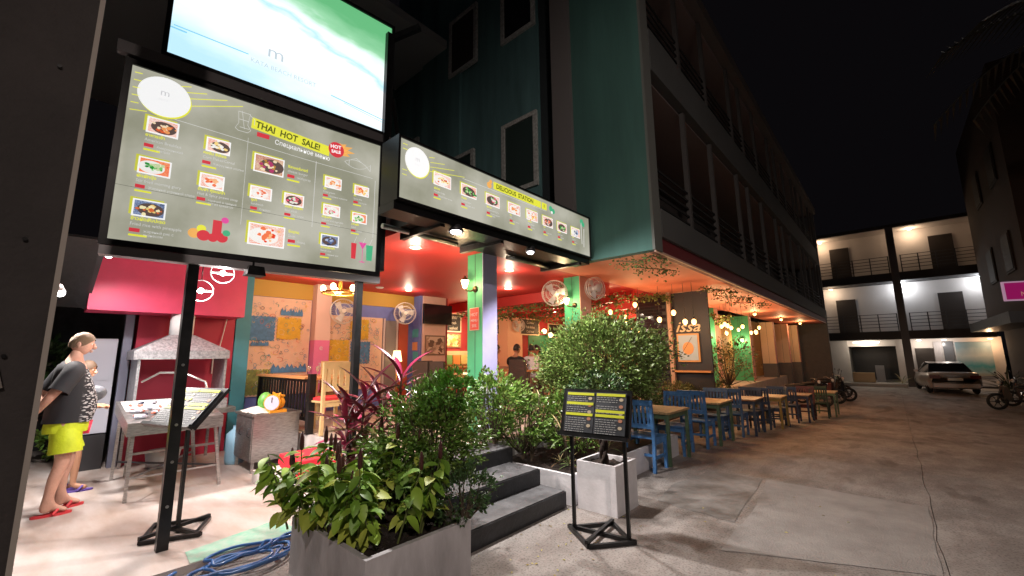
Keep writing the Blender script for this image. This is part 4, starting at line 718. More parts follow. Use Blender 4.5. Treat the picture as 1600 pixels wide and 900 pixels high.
# ================================================================ CHAIRS AND TABLES ON THE ROAD
def make_chair(lab, m, seatm=None):
    "slatted wooden chair, back at y=0, faces +y"
    t = thing('slatted_chair', lab, 'chair'); w = .21
    for s in (-1, 1):
        MB().bar((s * w, -.03, 0), (s * w, .0, .45), .042, .042).bar((s * w, .0, .44), (s * w, -.06, .95), .042, .042).build('back_leg', m, t); MB().bx(s * w - .02, s * w + .02, .34, .38, 0, .43).build('front_leg', m, t)
        MB().bx(s * w - .012, s * w + .012, .02, .34, .17, .205).build('stretcher', m, t); MB().bx(s * w - .012, s * w + .012, .02, .34, .36, .43).build('apron', m, t)
    MB().bx(-w + .02, w - .02, -.01, .015, .2, .235).build('stretcher', m, t); MB().bx(-w + .02, w - .02, .345, .37, .36, .43).build('apron', m, t); MB().bx(-w - .02, w + .02, -.01, .40, .432, .455).build('seat', seatm or m, t)
    MB().box((0, -.055, .92), (2 * w + .05, .03, .075), rot=Euler((.12, 0, 0))).build('top_rail', m, t); MB().box((0, -.015, .60), (2 * w - .04, .026, .06), rot=Euler((.12, 0, 0))).build('lower_rail', m, t)
    for i in range(6): x = -.155 + .062 * i; MB().bar((x, -.018, .62), (x, -.05, .89), .034, .014).build('slat', m, t)
    return t
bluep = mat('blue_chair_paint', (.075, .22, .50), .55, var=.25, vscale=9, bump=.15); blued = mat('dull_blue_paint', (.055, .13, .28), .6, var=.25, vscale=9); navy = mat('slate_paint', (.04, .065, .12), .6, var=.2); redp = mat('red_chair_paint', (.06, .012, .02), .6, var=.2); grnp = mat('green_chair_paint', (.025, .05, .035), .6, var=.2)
def make_table(lab, topm, legm, Wd_=.6, L=.85, H=.75):
    t = thing('cafe_table', lab, 'table')
    for i in range(4): MB().bx(-Wd_ / 2 + i * Wd_ / 4 + .002, -Wd_ / 2 + (i + 1) * Wd_ / 4 - .002, -L / 2, L / 2, H - .028, H + .0006 * i).build('plank', topm, t)
    for s in (-1, 1): MB().bx(s * (Wd_ / 2 - .05) - .01, s * (Wd_ / 2 - .05) + .01, -L / 2 + .06, L / 2 - .06, H - .1, H - .029).build('apron', legm, t); MB().bx(-Wd_ / 2 + .06, Wd_ / 2 - .06, s * (L / 2 - .05) - .01, s * (L / 2 - .05) + .01, H - .1, H - .029).build('apron', legm, t)
    for sx in (-1, 1):
        for sy in (-1, 1): MB().bx(sx * (Wd_ / 2 - .045) - .022, sx * (Wd_ / 2 - .045) + .022, sy * (L / 2 - .045) - .022, sy * (L / 2 - .045) + .022, 0, H - .03).build('leg', legm, t)
    return t
wood = mat('worn_table_wood', (.46, .33, .17), .5, var=.2, vscale=7, stretch=(6, .6, 1)); glp = mat('green_leg_paint', (.10, .17, .10), .6, var=.3); woodd = mat('brown_table_wood', (.25, .16, .10), .5, var=.2, vscale=7)
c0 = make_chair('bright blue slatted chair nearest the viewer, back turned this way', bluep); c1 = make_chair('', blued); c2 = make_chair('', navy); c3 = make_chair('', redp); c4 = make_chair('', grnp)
t0 = make_table('wooden topped green legged table of the nearest blue chair', wood, glp); t1 = make_table('', woodd, navy); t2 = make_table('', wood, mat('ochre_leg_paint', (.4, .28, .08), .6))
index_kids()
G = 'slatted chairs along the road side tables'; GT = 'small tables set out on the road'
def put(o, x, y, rz, lab, grp): o.location = (x, y, gz(y)); o.rotation_euler = (0, 0, rz); o['label'] = lab; o['group'] = grp; return o
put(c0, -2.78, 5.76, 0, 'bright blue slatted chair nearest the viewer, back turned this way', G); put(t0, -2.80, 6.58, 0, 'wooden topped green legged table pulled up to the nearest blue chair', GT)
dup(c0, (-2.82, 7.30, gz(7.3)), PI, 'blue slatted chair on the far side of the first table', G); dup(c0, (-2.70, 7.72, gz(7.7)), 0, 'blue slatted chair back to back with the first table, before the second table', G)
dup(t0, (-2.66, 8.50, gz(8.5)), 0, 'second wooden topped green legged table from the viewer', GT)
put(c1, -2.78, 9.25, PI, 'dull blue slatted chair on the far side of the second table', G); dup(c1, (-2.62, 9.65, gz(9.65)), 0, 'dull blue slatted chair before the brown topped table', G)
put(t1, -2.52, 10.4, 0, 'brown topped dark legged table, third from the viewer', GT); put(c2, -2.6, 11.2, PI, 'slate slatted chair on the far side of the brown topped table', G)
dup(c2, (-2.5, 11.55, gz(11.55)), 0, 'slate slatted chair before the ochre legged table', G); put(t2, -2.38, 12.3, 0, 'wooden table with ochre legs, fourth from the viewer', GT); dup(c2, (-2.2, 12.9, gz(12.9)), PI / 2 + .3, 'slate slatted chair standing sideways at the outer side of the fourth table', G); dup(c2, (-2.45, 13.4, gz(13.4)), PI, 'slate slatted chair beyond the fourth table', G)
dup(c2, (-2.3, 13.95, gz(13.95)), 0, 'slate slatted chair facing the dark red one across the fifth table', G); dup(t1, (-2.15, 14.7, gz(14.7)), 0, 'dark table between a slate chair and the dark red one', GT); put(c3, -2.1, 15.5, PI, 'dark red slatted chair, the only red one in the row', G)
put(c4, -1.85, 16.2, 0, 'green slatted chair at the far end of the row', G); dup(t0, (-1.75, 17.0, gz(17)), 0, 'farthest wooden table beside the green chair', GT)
# ================================================================ RAILED TERRACE CORNER
rl = thing('terrace_railing', 'black slatted railing with an orange wood cap along the left side of the terrace', 'railing', (-7.6, 2.72, .5)); capw = mat('varnished_cap', (.62, .28, .10), .35)
MB().bx(-6.49, -6.40, 2.68, 2.77, .5, 1.36).build('post', black, rl, True); MB().bx(-8.62, -8.56, 2.68, 2.75, .5, 1.3).build('post', black, rl, True)
MB().bx(-8.6, -6.5, 2.64, 2.82, 1.285, 1.315).build('cap', capw, rl, True); MB().bx(-8.6, -6.5, 2.7, 2.74, 1.24, 1.284).build('rail', black, rl, True); MB().bx(-8.6, -6.5, 2.7, 2.74, .68, .73).build('rail', black, rl, True)
for i in range(17): x = -8.5 + i * .12; MB().bx(x - .026, x + .026, 2.71, 2.73, .73, 1.24).build('slat', black, rl, True)
pine = mat('pale_pine', (.66, .47, .22), .5, var=.08, vscale=8)
def pine_chair(loc, rz, lab):
    t = thing('pine_chair', lab, 'chair', loc, rz, 'pale pine chairs of the corner table'); w = .22
    for s in (-1, 1): MB().bx(s * w - .022, s * w + .022, -.022, .022, 0, 1.02).build('back_leg', pine, t); MB().bx(s * w - .022, s * w + .022, .36, .404, 0, .45).build('front_leg', pine, t)
    MB().bx(-w, w, -.012, .012, .92, 1.02).build('top_rail', pine, t); MB().bx(-w, w, -.012, .012, .60, .66).build('lower_rail', pine, t); MB().bx(-w, w, -.01, .01, .38, .44).build('apron', pine, t)
    for i in range(4): x = -.15 + i * .1; MB().bx(x - .032, x + .032, -.008, .008, .661, .919).build('slat', pine, t)
    MB().bx(-w - .02, w + .02, -.02, .42, .445, .47).build('seat', pine, t); MB().bx(-w, w, 0, .41, .472, .51).build('cushion', mat('red_cushion', (.65, .03, .04), .7), t); return t
pine_chair((-6.15, 2.98, .512), PI / 2 + .1, 'pale pine chair with red cushion right of the railing post'); pine_chair((-7.9, 3.75, .512), -PI / 2 - .5, 'pale pine chair with its back to the mural, left of the pink column')
tb = thing('corner_table', 'long varnished table top laid for dinner behind the railing', 'table', (-7.4, 3.15, .51)); MB().bx(-8.3, -6.75, 2.86, 3.6, 1.25, 1.285).build('top', capw, tb, True)
for x in (-8.2, -6.85):
    for y in (2.95, 3.5): MB().bx(x - .03, x + .03, y - .03, y + .03, .512, 1.25).build('leg', pine, tb, True)
nh = thing('napkin_cup', 'white cup of folded paper napkins on the corner table', 'cup', (-6.95, 3.2, 1.286)); MB().lathe((0, 0, 0), [(.03, 0), (.04, .11), (.036, .11), (.028, .01)], 14).build('cup', mat('pale_blue_cup', (.55, .62, .7), .4), nh)
for i in range(6): MB().add([(-.03 + .01 * i, 0, .08), (.0 + .01 * i, .02, .08), (.02 + .015 * i, .03 - .01 * i, .2), (-.05 + .012 * i, .0, .19)], [(0, 1, 2, 3)]).build('napkin', white, nh)
for i, x in enumerate((-7.6, -7.25)):
    g = thing('wine_glass', ['empty wine glass left on the corner table', 'empty wine glass nearer the napkin cup'][i], 'glass', (x, 3.15, 1.286)); MB().lathe((0, 0, 0), [(.03, 0), (.004, .005), (.004, .07), (.028, .1), (.033, .14), (.026, .17)], 14).build('bowl', mat('clear_glass', (.9, .9, .9), .05, trans=.9), g)
# red covered box on a low white plinth
pb = tag(MB().bx(-6.2, -4.25, 1.95, 2.69, .06, .2).build('low_plinth', mat('white_plinth', (.62, .58, .56), .6, var=.1)), 'low pale cement plinth at the foot of the terrace wall', 'plinth')
rb = thing('red_cloth_box', 'white crate under a bright red cloth with two white marks on the plinth', 'crate', (-5.35, 2.3, .2)); MB().bx(-.28, .28, -.22, .22, 0, .24).build('crate', white, rb)
MB().add([(-.3, -.24, .255), (.3, -.24, .25), (.32, .24, .26), (-.3, .24, .262), (-.31, -.25, .14), (.31, -.26, .02), (.33, .25, .1), (-.31, .25, .16)], [(0, 1, 2, 3), (0, 4, 5, 1), (1, 5, 6, 2), (2, 6, 7, 3), (3, 7, 4, 0)]).build('cloth', mat('red_cloth', (.75, .02, .04), .7, bump=.4, bscale=12), rb)
for x in (.05, .16): MB().add([(x + .04 * math.cos(a), -.262, .12 + .035 * math.sin(a)) for a in [2 * PI * i / 10 for i in range(10)]], [tuple(range(10))]).build('mark', white, rb)
cordyline('bromeliad', (-4.75, 2.35, .2), 'small red orange spiky bromeliad beside the red cloth', 22, .22, [leaf_mesh('long_leaf', 1, .08, .5, .3, 5, fol_mat('bromeliad_red', (.6, .08, .04), .1)), leaf_mesh('long_leaf', 1, .08, .5, .3, 5, fol_mat('bromeliad_orange', (.6, .2, .08), .1))], 14, 1, .08)
# ================================================================ STEEL KITCHEN THINGS ON THE FORECOURT
cb = thing('steel_cabinet', 'brushed steel cabinet on short legs carrying the orange scale', 'cabinet', (-6.75, 2.2, .06)); 
MB().bx(-7.35, -6.62, 2.05, 2.65, .2, .80).build('carcass', steel, cb, True); MB().bx(-7.37, -6.60, 2.02, 2.67, .802, .83).build('worktop', steel, cb, True)
for x in (-7.32, -6.65):
    for y in (2.08, 2.62): MB().bx(x - .018, x + .018, y - .018, y + .018, .06, .2).build('leg', steel, cb, True)
for x0, x1 in ((-7.33, -6.99), (-6.98, -6.64)): dd = MB().bx(x0, x1, 2.038, 2.049, .22, .78).build('door', steel, cb, True); MB().tube([(x1 - .08, 2.036, .52), (x1 - .08, 2.01, .54), (x1 - .08, 2.01, .62), (x1 - .08, 2.036, .64)], .006).build('handle', darkgrey, dd, True)
sc_ = thing('kitchen_scale', 'orange dial kitchen scale with white face on the steel cabinet', 'scale', (-6.72, 2.35, .831)); orm = mat('orange_enamel', (.75, .30, .02), .35); MB().box((0, .0, .02), (.24, .22, .04)).build('base', orm, sc_); MB().lathe((0, .0, .04), [(.06, 0), (.11, .04), (.12, .1), (.09, .17), (.05, .2)], 14).build('body', orm, sc_)
dn = Vector((.72, -.69, .05)).normalized(); dc_ = Vector((0, 0, .135)); MB().cyl(dc_ + dn * .09, dc_ + dn * .128, .115, .112, 24).build('dial_rim', orm, sc_); fo_ = MB().cyl(dc_ + dn * .128, dc_ + dn * .134, .10, n=24).build('dial', mat('dial_face', (.55, .5, .6), .4), sc_); MB().bar(dc_ + dn * .137, dc_ + dn * .137 + Vector((0, 0, .08)), .006).build('needle', black, fo_)
MB().tube([(-.1, 0, .2), (-.13, 0, .27), (-.05, 0, .245), (.05, 0, .245), (.13, 0, .27), (.1, 0, .2)], .014).build('pan_holder', orm, sc_); MB().box((0, 0, .23), (.2, .16, .02)).build('pan', orm, sc_)
wm = thing('watermelon', 'cut green melon lying on the steel cabinet beside the scale', 'melon', (-7.0, 2.3, .831)); MB().ball((0, 0, .13), (.11, .1, .14), 16, 10).build('rind', mat('melon_green', (.12, .34, .06), .4, var=.25, vscale=12), wm)
bgm = mat('crumpled_plastic', (.7, .66, .62), .5, bump=.8, bscale=14); bg = thing('plastic_sheet', 'crumpled white plastic bag in front of the scale on the cabinet', 'bag', (-6.95, 2.16, .832)); mbp = MB(); n = 9; vs = [(-.3 + .6 * i / n, -.12 + .26 * j / n, .07 * math.sin(PI * i / n) * math.sin(PI * j / n) + random.uniform(0, .018)) for i in range(n + 1) for j in range(n + 1)]
mbp.add(vs, [(i * (n + 1) + j, (i + 1) * (n + 1) + j, (i + 1) * (n + 1) + j + 1, i * (n + 1) + j + 1) for i in range(n) for j in range(n)], True).build('bag', bgm, bg)
# slanting display trolley
dt = thing('display_trolley', 'steel ice display trolley with seafood and a tilted tray on splayed legs', 'trolley', (-7.0, 1.2, .06))
def P4(mb, c, h): o = len(mb.v); mb.add([(x, y, z) for x, y, z in c] + [(x, y, z - h) for x, y, z in c], [(0, 1, 2, 3), (7, 6, 5, 4), (0, 4, 5, 1), (1, 5, 6, 2), (2, 6, 7, 3), (3, 7, 4, 0)]); return mb
tc_ = [(-6.35, .72, .90), (-6.35, 1.62, .90), (-7.65, 1.62, 1.06), (-7.65, .72, 1.06)]
P4(MB(), tc_, .14).build('tray', steel, dt, True); ins = [(-6.40, .76, .906), (-6.40, 1.58, .906), (-7.6, 1.58, 1.054), (-7.6, .76, 1.054)]; P4(MB(), ins, .01).build('ice_bed', mat('crushed_ice', (.78, .76, .78), .4, bump=1, bscale=60), dt, True)
for (x, y) in ((-6.4, .78), (-6.4, 1.55), (-7.6, .78), (-7.6, 1.55)): MB().bar((x, y, .8), (x + (.0 if x > -7 else -.1), y + (-.0 if y < 1 else .1), .06), .032).build('leg', steel, dt, True)
MB().bar((-6.42, .8, .3), (-6.42, 1.6, .3), .02).build('brace', steel, dt, True); MB().bar((-6.42, .8, .3), (-7.6, 1.6, .3), .02).build('brace', steel, dt, True); MB().bar((-7.6, .8, .3), (-6.42, 1.6, .3), .02).build('brace', darkgrey, dt, True)
MB().tube([(-6.9, 1.6, 1.0), (-6.85, 1.5, 1.3), (-7.1, 1.3, 1.42), (-7.4, 1.1, 1.42), (-7.6, .95, 1.3)], .014).build('lid_frame', steel, dt, True)
rf = random.Random(9)
for i in range(26):
    x = rf.uniform(-7.45, -6.5); y = rf.uniform(.82, 1.25); z = .906 + (-6.4 - x) * .123 + .02; k = i % 3
    fsh = thing('seafood', ('silver fish on the ice of the tray', 'red prawn on the ice of the tray', 'dark mussel shell on the ice of the tray')[k], 'seafood', (x, y, z), rf.uniform(0, 3), 'seafood laid on the ice'); MB().ball((0, 0, 0), ((.07, .022, .02), (.04, .015, .014), (.035, .02, .014))[k], 10, 6).add([(.06, 0, 0), (.09, .02, .0), (.09, -.02, 0)], [(0, 1, 2)]).build('body', (mat('fish_silver', (.4, .42, .5), .3, metal=.3), mat('prawn_red', (.6, .15, .1), .4), mat('mussel_dark', (.03, .04, .07), .3))[k], fsh)
yb = thing('plastic_sheet', 'yellow white crumpled bag lying on the display trolley by the post', 'bag', (-7.1, 1.42, 1.0)); MB().ball((0, 0, .06), (.16, .1, .09), 10, 6).build('bag', mat('yellow_bag', (.75, .68, .35), .5, bump=1, bscale=14), yb)
pl_ = thing('plate_stack', 'stack of white plates standing on the right end of the steel trolley', 'plates', (-6.6, 1.48, .905))
for i in range(6): MB().lathe((0, 0, i * .014), [(.03, 0), (.09, .012), (.092, .014), (.0, .006)], 16).build('plate', white, pl_)
tb2 = thing('storage_tub', 'white plastic tub under the barbecue bench', 'tub', (-8.1, 1.35, .06)); MB().lathe((0, 0, 0), [(0, .01), (.17, 0), (.2, .22), (.21, .23), (.18, .03)], 18).build('tub', mat('tub_plastic', (.55, .56, .6), .4), tb2)
pc_ = thing('produce_tray', 'silver tray of sliced fruit and leaves on the barbecue bench', 'tray', (-8.0, 1.75, .861)); MB().box((0, 0, .02), (.3, .36, .03)).build('tray', steel, pc_)
for i in range(9): MB().ball((random.uniform(-.1, .1), random.uniform(-.13, .13), .055), .03, 8, 6).build('fruit_piece', mat('fruit_%d' % (i % 3), ((.6, .15, .05), (.65, .5, .1), (.12, .3, .05))[i % 3], .5), pc_)
# barbecue bench with hood
gr = thing('barbecue_bench', 'steel barbecue bench with a pyramid hood and round flue against the pink wall', 'barbecue', (-8.1, 1.5, .06)); gt_ = mat('galvanised_sheet', (.33, .33, .35), .4, metal=.6, var=.35, vscale=30)
for y in (.92, 1.95):
    MB().bar((-7.78, y, .06), (-7.78, y, .85), .035).build('leg', steel, gr, True); MB().bar((-8.45, y, .06), (-8.45, y, .85), .035).build('leg', steel, gr, True)
    MB().bx(-8.45, -7.8, y - .015, y + .015, .92, 1.6).build('side_plate', gt_, gr, True)
MB().bx(-8.5, -7.72, .88, 2.12, .78, .86).build('bench_top', steel, gr, True); MB().bar((-7.78, .92, .34), (-7.78, 1.95, .34), .03).build('shelf_bar', steel, gr, True); MB().bx(-7.8, -7.74, .9, 2.0, .86, 1.0).build('fire_box', gt_, gr, True)
MB().add([(-7.75, .85, 1.6), (-7.75, 1.98, 1.6), (-8.5, 1.98, 1.6), (-8.5, .85, 1.6), (-7.75, .85, 1.72), (-7.75, 1.98, 1.72), (-8.5, 1.98, 1.72), (-8.5, .85, 1.72), (-8.0, 1.26, 1.96), (-8.0, 1.56, 1.96), (-8.3, 1.56, 1.96), (-8.3, 1.26, 1.96)], [(0, 1, 5, 4), (1, 2, 6, 5), (2, 3, 7, 6), (3, 0, 4, 7), (4, 5, 9, 8), (5, 6, 10, 9), (6, 7, 11, 10), (7, 4, 8, 11), (8, 9, 10, 11)]).build('hood', gt_, gr, True)
MB().cyl((-8.15, 1.41, 1.94), (-8.15, 1.41, 2.32), .15, n=20).build('flue', white, gr, True)
# pink kitchen block
kb = thing('pink_kitchen_block', 'crimson pink kitchen wall with a deep overhanging panel behind the barbecue', 'kitchen', (-8.8, 1.2, .06)); pkm = mat('crimson_pink_paint', (.62, .06, .145), .5, var=.05); pkd = mat('crimson_wall', (.42, .02, .055), .6)
MB().bx(-8.95, -8.62, .95, 2.24, .06, 2.3).build('wall', pkd, kb, True); MB().bx(-8.6, -8.0, .34, 2.2, 2.28, 3.1).build('overhang', pkm, kb, True); MB().bx(-8.0, -4.7, .34, 2.24, 3.101, 3.2).build('ceiling', mat('pale_pink_ceiling', (.75, .35, .42), .6), kb, True)
MB().bx(-8.62, -8.58, 1.95, 2.12, 1.35, 1.62).build('socket_box', white, kb, True); MB().tube([(-8.57, 2.05, 2.9), (-8.57, 2.1, 2.3), (-8.56, 2.0, 1.6)], .008).build('cable', white, kb, True)
lk = thing('metal_locker', 'tall pale grey metal locker left of the barbecue', 'locker', (-8.9, .55, .06)); MB().bx(-.2, .25, -.22, .2, .5, 1.85).build('body', mat('pale_locker_paint', (.42, .43, .5), .5), lk); MB().bx(.251, .258, -.2, .18, 1.25, 1.82).build('door', mat('pale_locker_paint', (.42, .43, .5)), lk); MB().bx(-.2, .25, -.22, .2, 0, .48).build('stand', darkgrey, lk)
kp = tag(MB().bx(-8.72, -8.6, .80, .90, .06, 2.6).build('kitchen_post', mat('grey_blue_post', (.17, .18, .25), .5)), 'slim grey blue post between the locker and the pink wall', 'post')
dw = tag(MB().bx(-11.4, -11.2, -4, 2.2, -.05, 3.0).build('yard_wall', mat('dark_yard_wall', (.05, .05, .055), .9, var=.3)), 'dark yard wall behind the locker', 'wall')
shrub('yard_shrub', (-10.6, -.3, .06), (.6, 1.0, .7), 1.3, 130, 20, .1, gm2, 'dark leafy shrub in the yard behind the man', 90); shrub('yard_shrub', (-9.9, .35, .06), (.2, .25, .3), .3, 40, 20, .07, gm, 'small green plant at the foot of the locker', 91)
bt = thing('plastic_drum', 'pale blue plastic drum under the steel bench', 'drum', (-7.5, 2.1, .06)); MB().lathe((0, 0, 0), [(0, 0), (.12, 0), (.13, .05), (.13, .42), (.05, .5), (.05, .54)], 16).build('body', mat('pale_blue_plastic', (.25, .45, .6), .4), bt)
# ================================================================ INSIDE THE RESTAURANT
tv = thing('television', 'black flat television on the dusty pink block wall', 'television', (-8.45, 6.55, 2.64)); MB().box((0, .05, 0), (.06, .88, .5)).build('screen', mat('tv_black', (.01, .01, .012), .12), tv); MB().box((-.08, .05, 0), (.1, .2, .2)).build('bracket', darkgrey, tv)
def board(x, y0, y1, z0, z1, lab, txt, name='chalkboard', frm=None, face=None, tc=(.6, .58, .5)):
    t = thing(name, lab, 'chalkboard' if name == 'chalkboard' else 'picture', (x, (y0 + y1) / 2, (z0 + z1) / 2), PI / 2); w = y1 - y0; h = z1 - z0
    MB().bx(-w / 2, w / 2, 0, .03, -h / 2, h / 2).build('frame', frm or mat('pale_frame', (.75, .6, .42), .5), t); MB().bx(-w / 2 + .035, w / 2 - .035, -.006, -.0005, -h / 2 + .035, h / 2 - .035).build('face', face or mat('chalk_black', (.02, .02, .02), .7, var=.5), t)
    if txt:
        m = MB(); L = txt.split('\n')
        for i, s_ in enumerate(L): text_mb(m, s_, 0, h / 2 - .06 - (h - .1) * (i + .75) / len(L), (h - .1) / len(L) * .8, -.009, 'CENTER', xs=.8)
        m.build('chalk_lettering', mat('chalk', tc, .8), t)
    return t
board(-9.86, 7.98, 8.62, 2.32, 2.9, 'square chalkboard right of the television', 'MENU\nFresh\nseafood'); board(-9.86, 10.1, 10.35, 2.3, 2.85, 'chalkboard half hidden by the lilac pillar', 'Hot\ntea'); board(-9.44, 10.95, 12.0, 2.3, 2.88, 'wide chalkboard between the hanging lamp and the fan', 'Cocktails\nFruit shakes\nCold beer'); board(-9.86, 13.1, 14.3, 2.26, 2.82, 'chalkboard just left of the second green pillar', 'Lunch set\nDinner')
board(-8.55, 6.3, 6.93, 1.62, 2.12, 'wide brown photo mural print under the television', '', 'picture', mat('brown_frame', (.2, .12, .08), .5), food('print_brown', (.12, .06, .04), (.4, .25, .18), (.6, .45, .35), 9, 0)); board(-9.86, 8.0, 8.62, 1.85, 2.28, 'colourful food poster beside the brown photo print', '', 'picture', mat('brown_frame', (.2, .12, .08), .5), food('print_spice', (.6, .3, .05), (.5, .05, .03), (.75, .6, .3), 12, 0))
ps = thing('red_poster', 'small red poster with white lettering on the nearest green pillar', 'poster', (-4.47, 4.165, 2.13)); MB().bx(-.1, .1, -.006, 0, -.165, .165).build('sheet', mat('pale_frame', (.75, .6, .42)), ps); MB().bx(-.09, .09, -.009, -.0065, -.155, .155).build('print', mat('poster_red', (.7, .06, .04), .4), ps); m = MB(); text_mb(m, 'HOT', 0, .04, .07, -.011, 'CENTER'); text_mb(m, 'MENU', 0, -.04, .05, -.011, 'CENTER'); text_mb(m, '50%', 0, -.12, .06, -.011, 'CENTER'); m.build('lettering', white, ps)
def fan(loc, rz, lab, R0=.22):
    t = thing('wall_fan', lab, 'fan', loc, rz, 'white cage fans on walls and pillars'); pw = mat('fan_white', (.7, .66, .6), .45)
    for r_, y in ((R0, 0), (R0 * .97, .05), (R0 * .97, -.05), (R0 * .6, -.075), (R0 * .3, -.085)): MB().tube([(r_ * math.cos(a), y, r_ * math.sin(a)) for a in [2 * PI * i / 28 for i in range(28)]], .006, 5, True).build('cage_ring', pw, t)
    mb = MB()
    for i in range(36): a = 2 * PI * i / 36; mb.tube([(0, -.088, 0), (R0 * .6 * math.cos(a), -.075, R0 * .6 * math.sin(a)), (R0 * math.cos(a), 0, R0 * math.sin(a)), (R0 * .6 * math.cos(a), .06, R0 * .6 * math.sin(a))], .0016, 4)
    mb.build('cage_wires', pw, t)
    for k in range(3):
        a = 2.09 * k; q = [Vector((.03, 0, 0)), Vector((R0 * .8, .02, -.05)), Vector((R0 * .85, -.02, .09)), Vector((.06, -.01, .07))]; Rr = Matrix.Rotation(a, 3, 'Y'); MB().add([Rr @ v for v in q], [(0, 1, 2, 3)]).build('blade', mat('blade_grey', (.6, .58, .58), .4), t)
    MB().cyl((0, -.095, 0), (0, .16, 0), .045, .06, 14).build('motor', pw, t); MB().tube([(0, .14, 0), (.0, .2, -.1), (0, .26, -.18), (0, .3, -.18)], .018).build('arm', pw, t); return t
fan((-4.72, 6.5, 2.78), .35, 'white cage fan mounted at the left of the second green pillar', .25); fan((-4.12, 7.0, 2.86), 1.3, 'white cage fan on the road side of the second green pillar'); fan((-8.4, 4.1, 2.55), 1.3, 'white cage fan on the peach column behind the chandelier', .26); fan((-8.55, 5.7, 2.62), 1.2, 'white cage fan beside the grey door in the blue corner', .26); fan((-3.6, 10.9, 2.75), .9, 'cage fan above the framed orange circle sign'); fan((-9.3, 10.7, 2.6), 1.2, 'pale fan above the wide chalkboard')
# tiled sign wall with framed circle
tw = thing('tiled_sign_wall', 'dark tiled panel with cursive letters issa and a framed orange circle', 'sign wall', (-4.1, 10.4, 1.0)); MB().bx(-4.9, -3.1, 10.36, 10.42, .3, 3.08).build('backing', mat('dark_backing', (.03, .028, .03), .5), tw, True)
tgm = mat('glossy_black_tile', (.02, .018, .022), .08); rt_ = random.Random(2)
for i in range(26):
    for j in range(6):
        x = -4.9 + .092 + j * .155 - (.07 if i % 2 else 0); z = .95 + i * .081
        if x + .15 > -4.04: continue
        MB().box((x + .07, 10.355, z + .035), (.148, .012, .074), rot=Euler((rt_.uniform(-.03, .03), 0, rt_.uniform(-.03, .03)))).build('tile', tgm, tw, True)
m = MB(); text_mb(m, 'issa', -3.9, 2.12, .36, 10.34, xs=1.15, shear=.35, bold=.004); m.build('lettering', mat('cream_letter', (.8, .6, .35), .4), tw, True)
MB().bx(-3.86, -3.34, 10.30, 10.35, 1.40, 2.07).build('picture_frame', mat('orange_wood_frame', (.7, .35, .12), .5), tw, True); MB().bx(-3.82, -3.38, 10.29, 10.299, 1.44, 2.03).build('picture_face', mat('pale_blue_board', (.45, .55, .62), .5), tw, True); MB().add([(-3.6 + .13 * math.cos(a), 10.285, 1.72 + .15 * math.sin(a)) for a in [2 * PI * i / 28 for i in range(28)]], [tuple(range(28))]).build('circle', mat('orange_circle', (.8, .35, .12), .5), tw, True); MB().bar((-3.82, 10.28, 1.5), (-3.5, 10.28, 1.98), .006).build('drawn_line', darkgrey, tw, True)
MB().bx(-4.0, -3.1, 10.2, 10.36, 1.16, 1.2).build('shelf', capw, tw, True)
# dining tables and high-backed chairs
dk = mat('dark_wicker', (.07, .045, .035), .6, bump=.6, bscale=90)
def dchair(lab):
    t = thing('wicker_chair', lab, 'chair'); MB().bx(-.22, .22, -.03, .03, .3, 1.0).build('back', dk, t); MB().bx(-.22, .22, .03, .45, .38, .45).build('seat', dk, t)
    for x in (-.19, .19):
        for y in (0, .42): MB().bx(x - .02, x + .02, y - .02, y + .02, 0, .38).build('leg', dk, t)
    return t
def dtable(lab):
    t = thing('dining_table', lab, 'table'); MB().bx(-.45, .45, -.6, .6, .71, .75).build('top', capw, t)
    for x in (-.4, .4):
        for y in (-.55, .55): MB().bx(x - .03, x + .03, y - .03, y + .03, 0, .71).build('leg', dk, t)
    return t
dc = dchair('x'); dtb = dtable('x'); index_kids(); GC = 'dark wicker dining chairs'; GD = 'dining tables on the terrace'
dtb.location = (-6.3, 5.3, .512); dtb['label'] = 'varnished dining table seen left of the nearest green pillar'; dtb['group'] = GD; dc.location = (-6.2, 4.5, .512); dc['label'] = 'dark wicker chair with its back to the red bladed plant'; dc['group'] = GC
dup(dtb, (-6.7, 8.1, .512), 0, 'dining table with seated guests right of the lilac pillar', GD); dup(dtb, (-5.6, 10.0, .512), 0, 'dining table behind the round clipped tree', GD)
for x, y, a, lb in ((-5.9, 4.55, .2, 'dark wicker chair at the near end of the left dining table'), (-7.1, 5.2, -1.5, 'dark wicker chair facing the road at the left dining table'), (-6.0, 6.85, 0, 'dark wicker chair just right of the lilac pillar'), (-5.9, 8.3, 1.57, 'dark wicker chair with its back to the round tree'), (-7.0, 9.1, PI, 'dark wicker chair at the far end of the guests table'), (-5.3, 9.0, 0, 'dark wicker chair before the table behind the round tree')): dup(dc, (x, y, .512), a, lb, GC)
for i, (x, y, z) in enumerate(((-6.3, 5.0, 1.262), (-6.15, 5.6, 1.262), (-6.5, 7.8, 1.262), (-6.45, 8.4, 1.262))): g = thing('drinking_glass', ['glass near the front of the left dining table', 'glass at the back of the left dining table', 'clear glass before the man in black', 'clear glass near the white shirted guest'][i], 'glass', (x, y, z)); MB().lathe((0, 0, 0), [(.0, .005), (.03, 0), (.038, .13), (.034, .13), (.027, .012)], 14).build('bowl', mat('clear_glass', (.9, .9, .9)), g)
lp = thing('table_lamp', 'glowing cream table lamp against the blue wall', 'lamp', (-8.6, 5.55, .51)); MB().cyl((0, 0, 0), (0, 0, 1.0), .02).build('stem', brass, lp); MB().lathe((0, 0, .98), [(.12, 0), (.08, .25)], 16).build('shade', emis('shade_glow', (1, .7, .35), 3), lp); MB().bx(-.15, .15, -.15, .15, 0, .03).build('base', dk, lp)
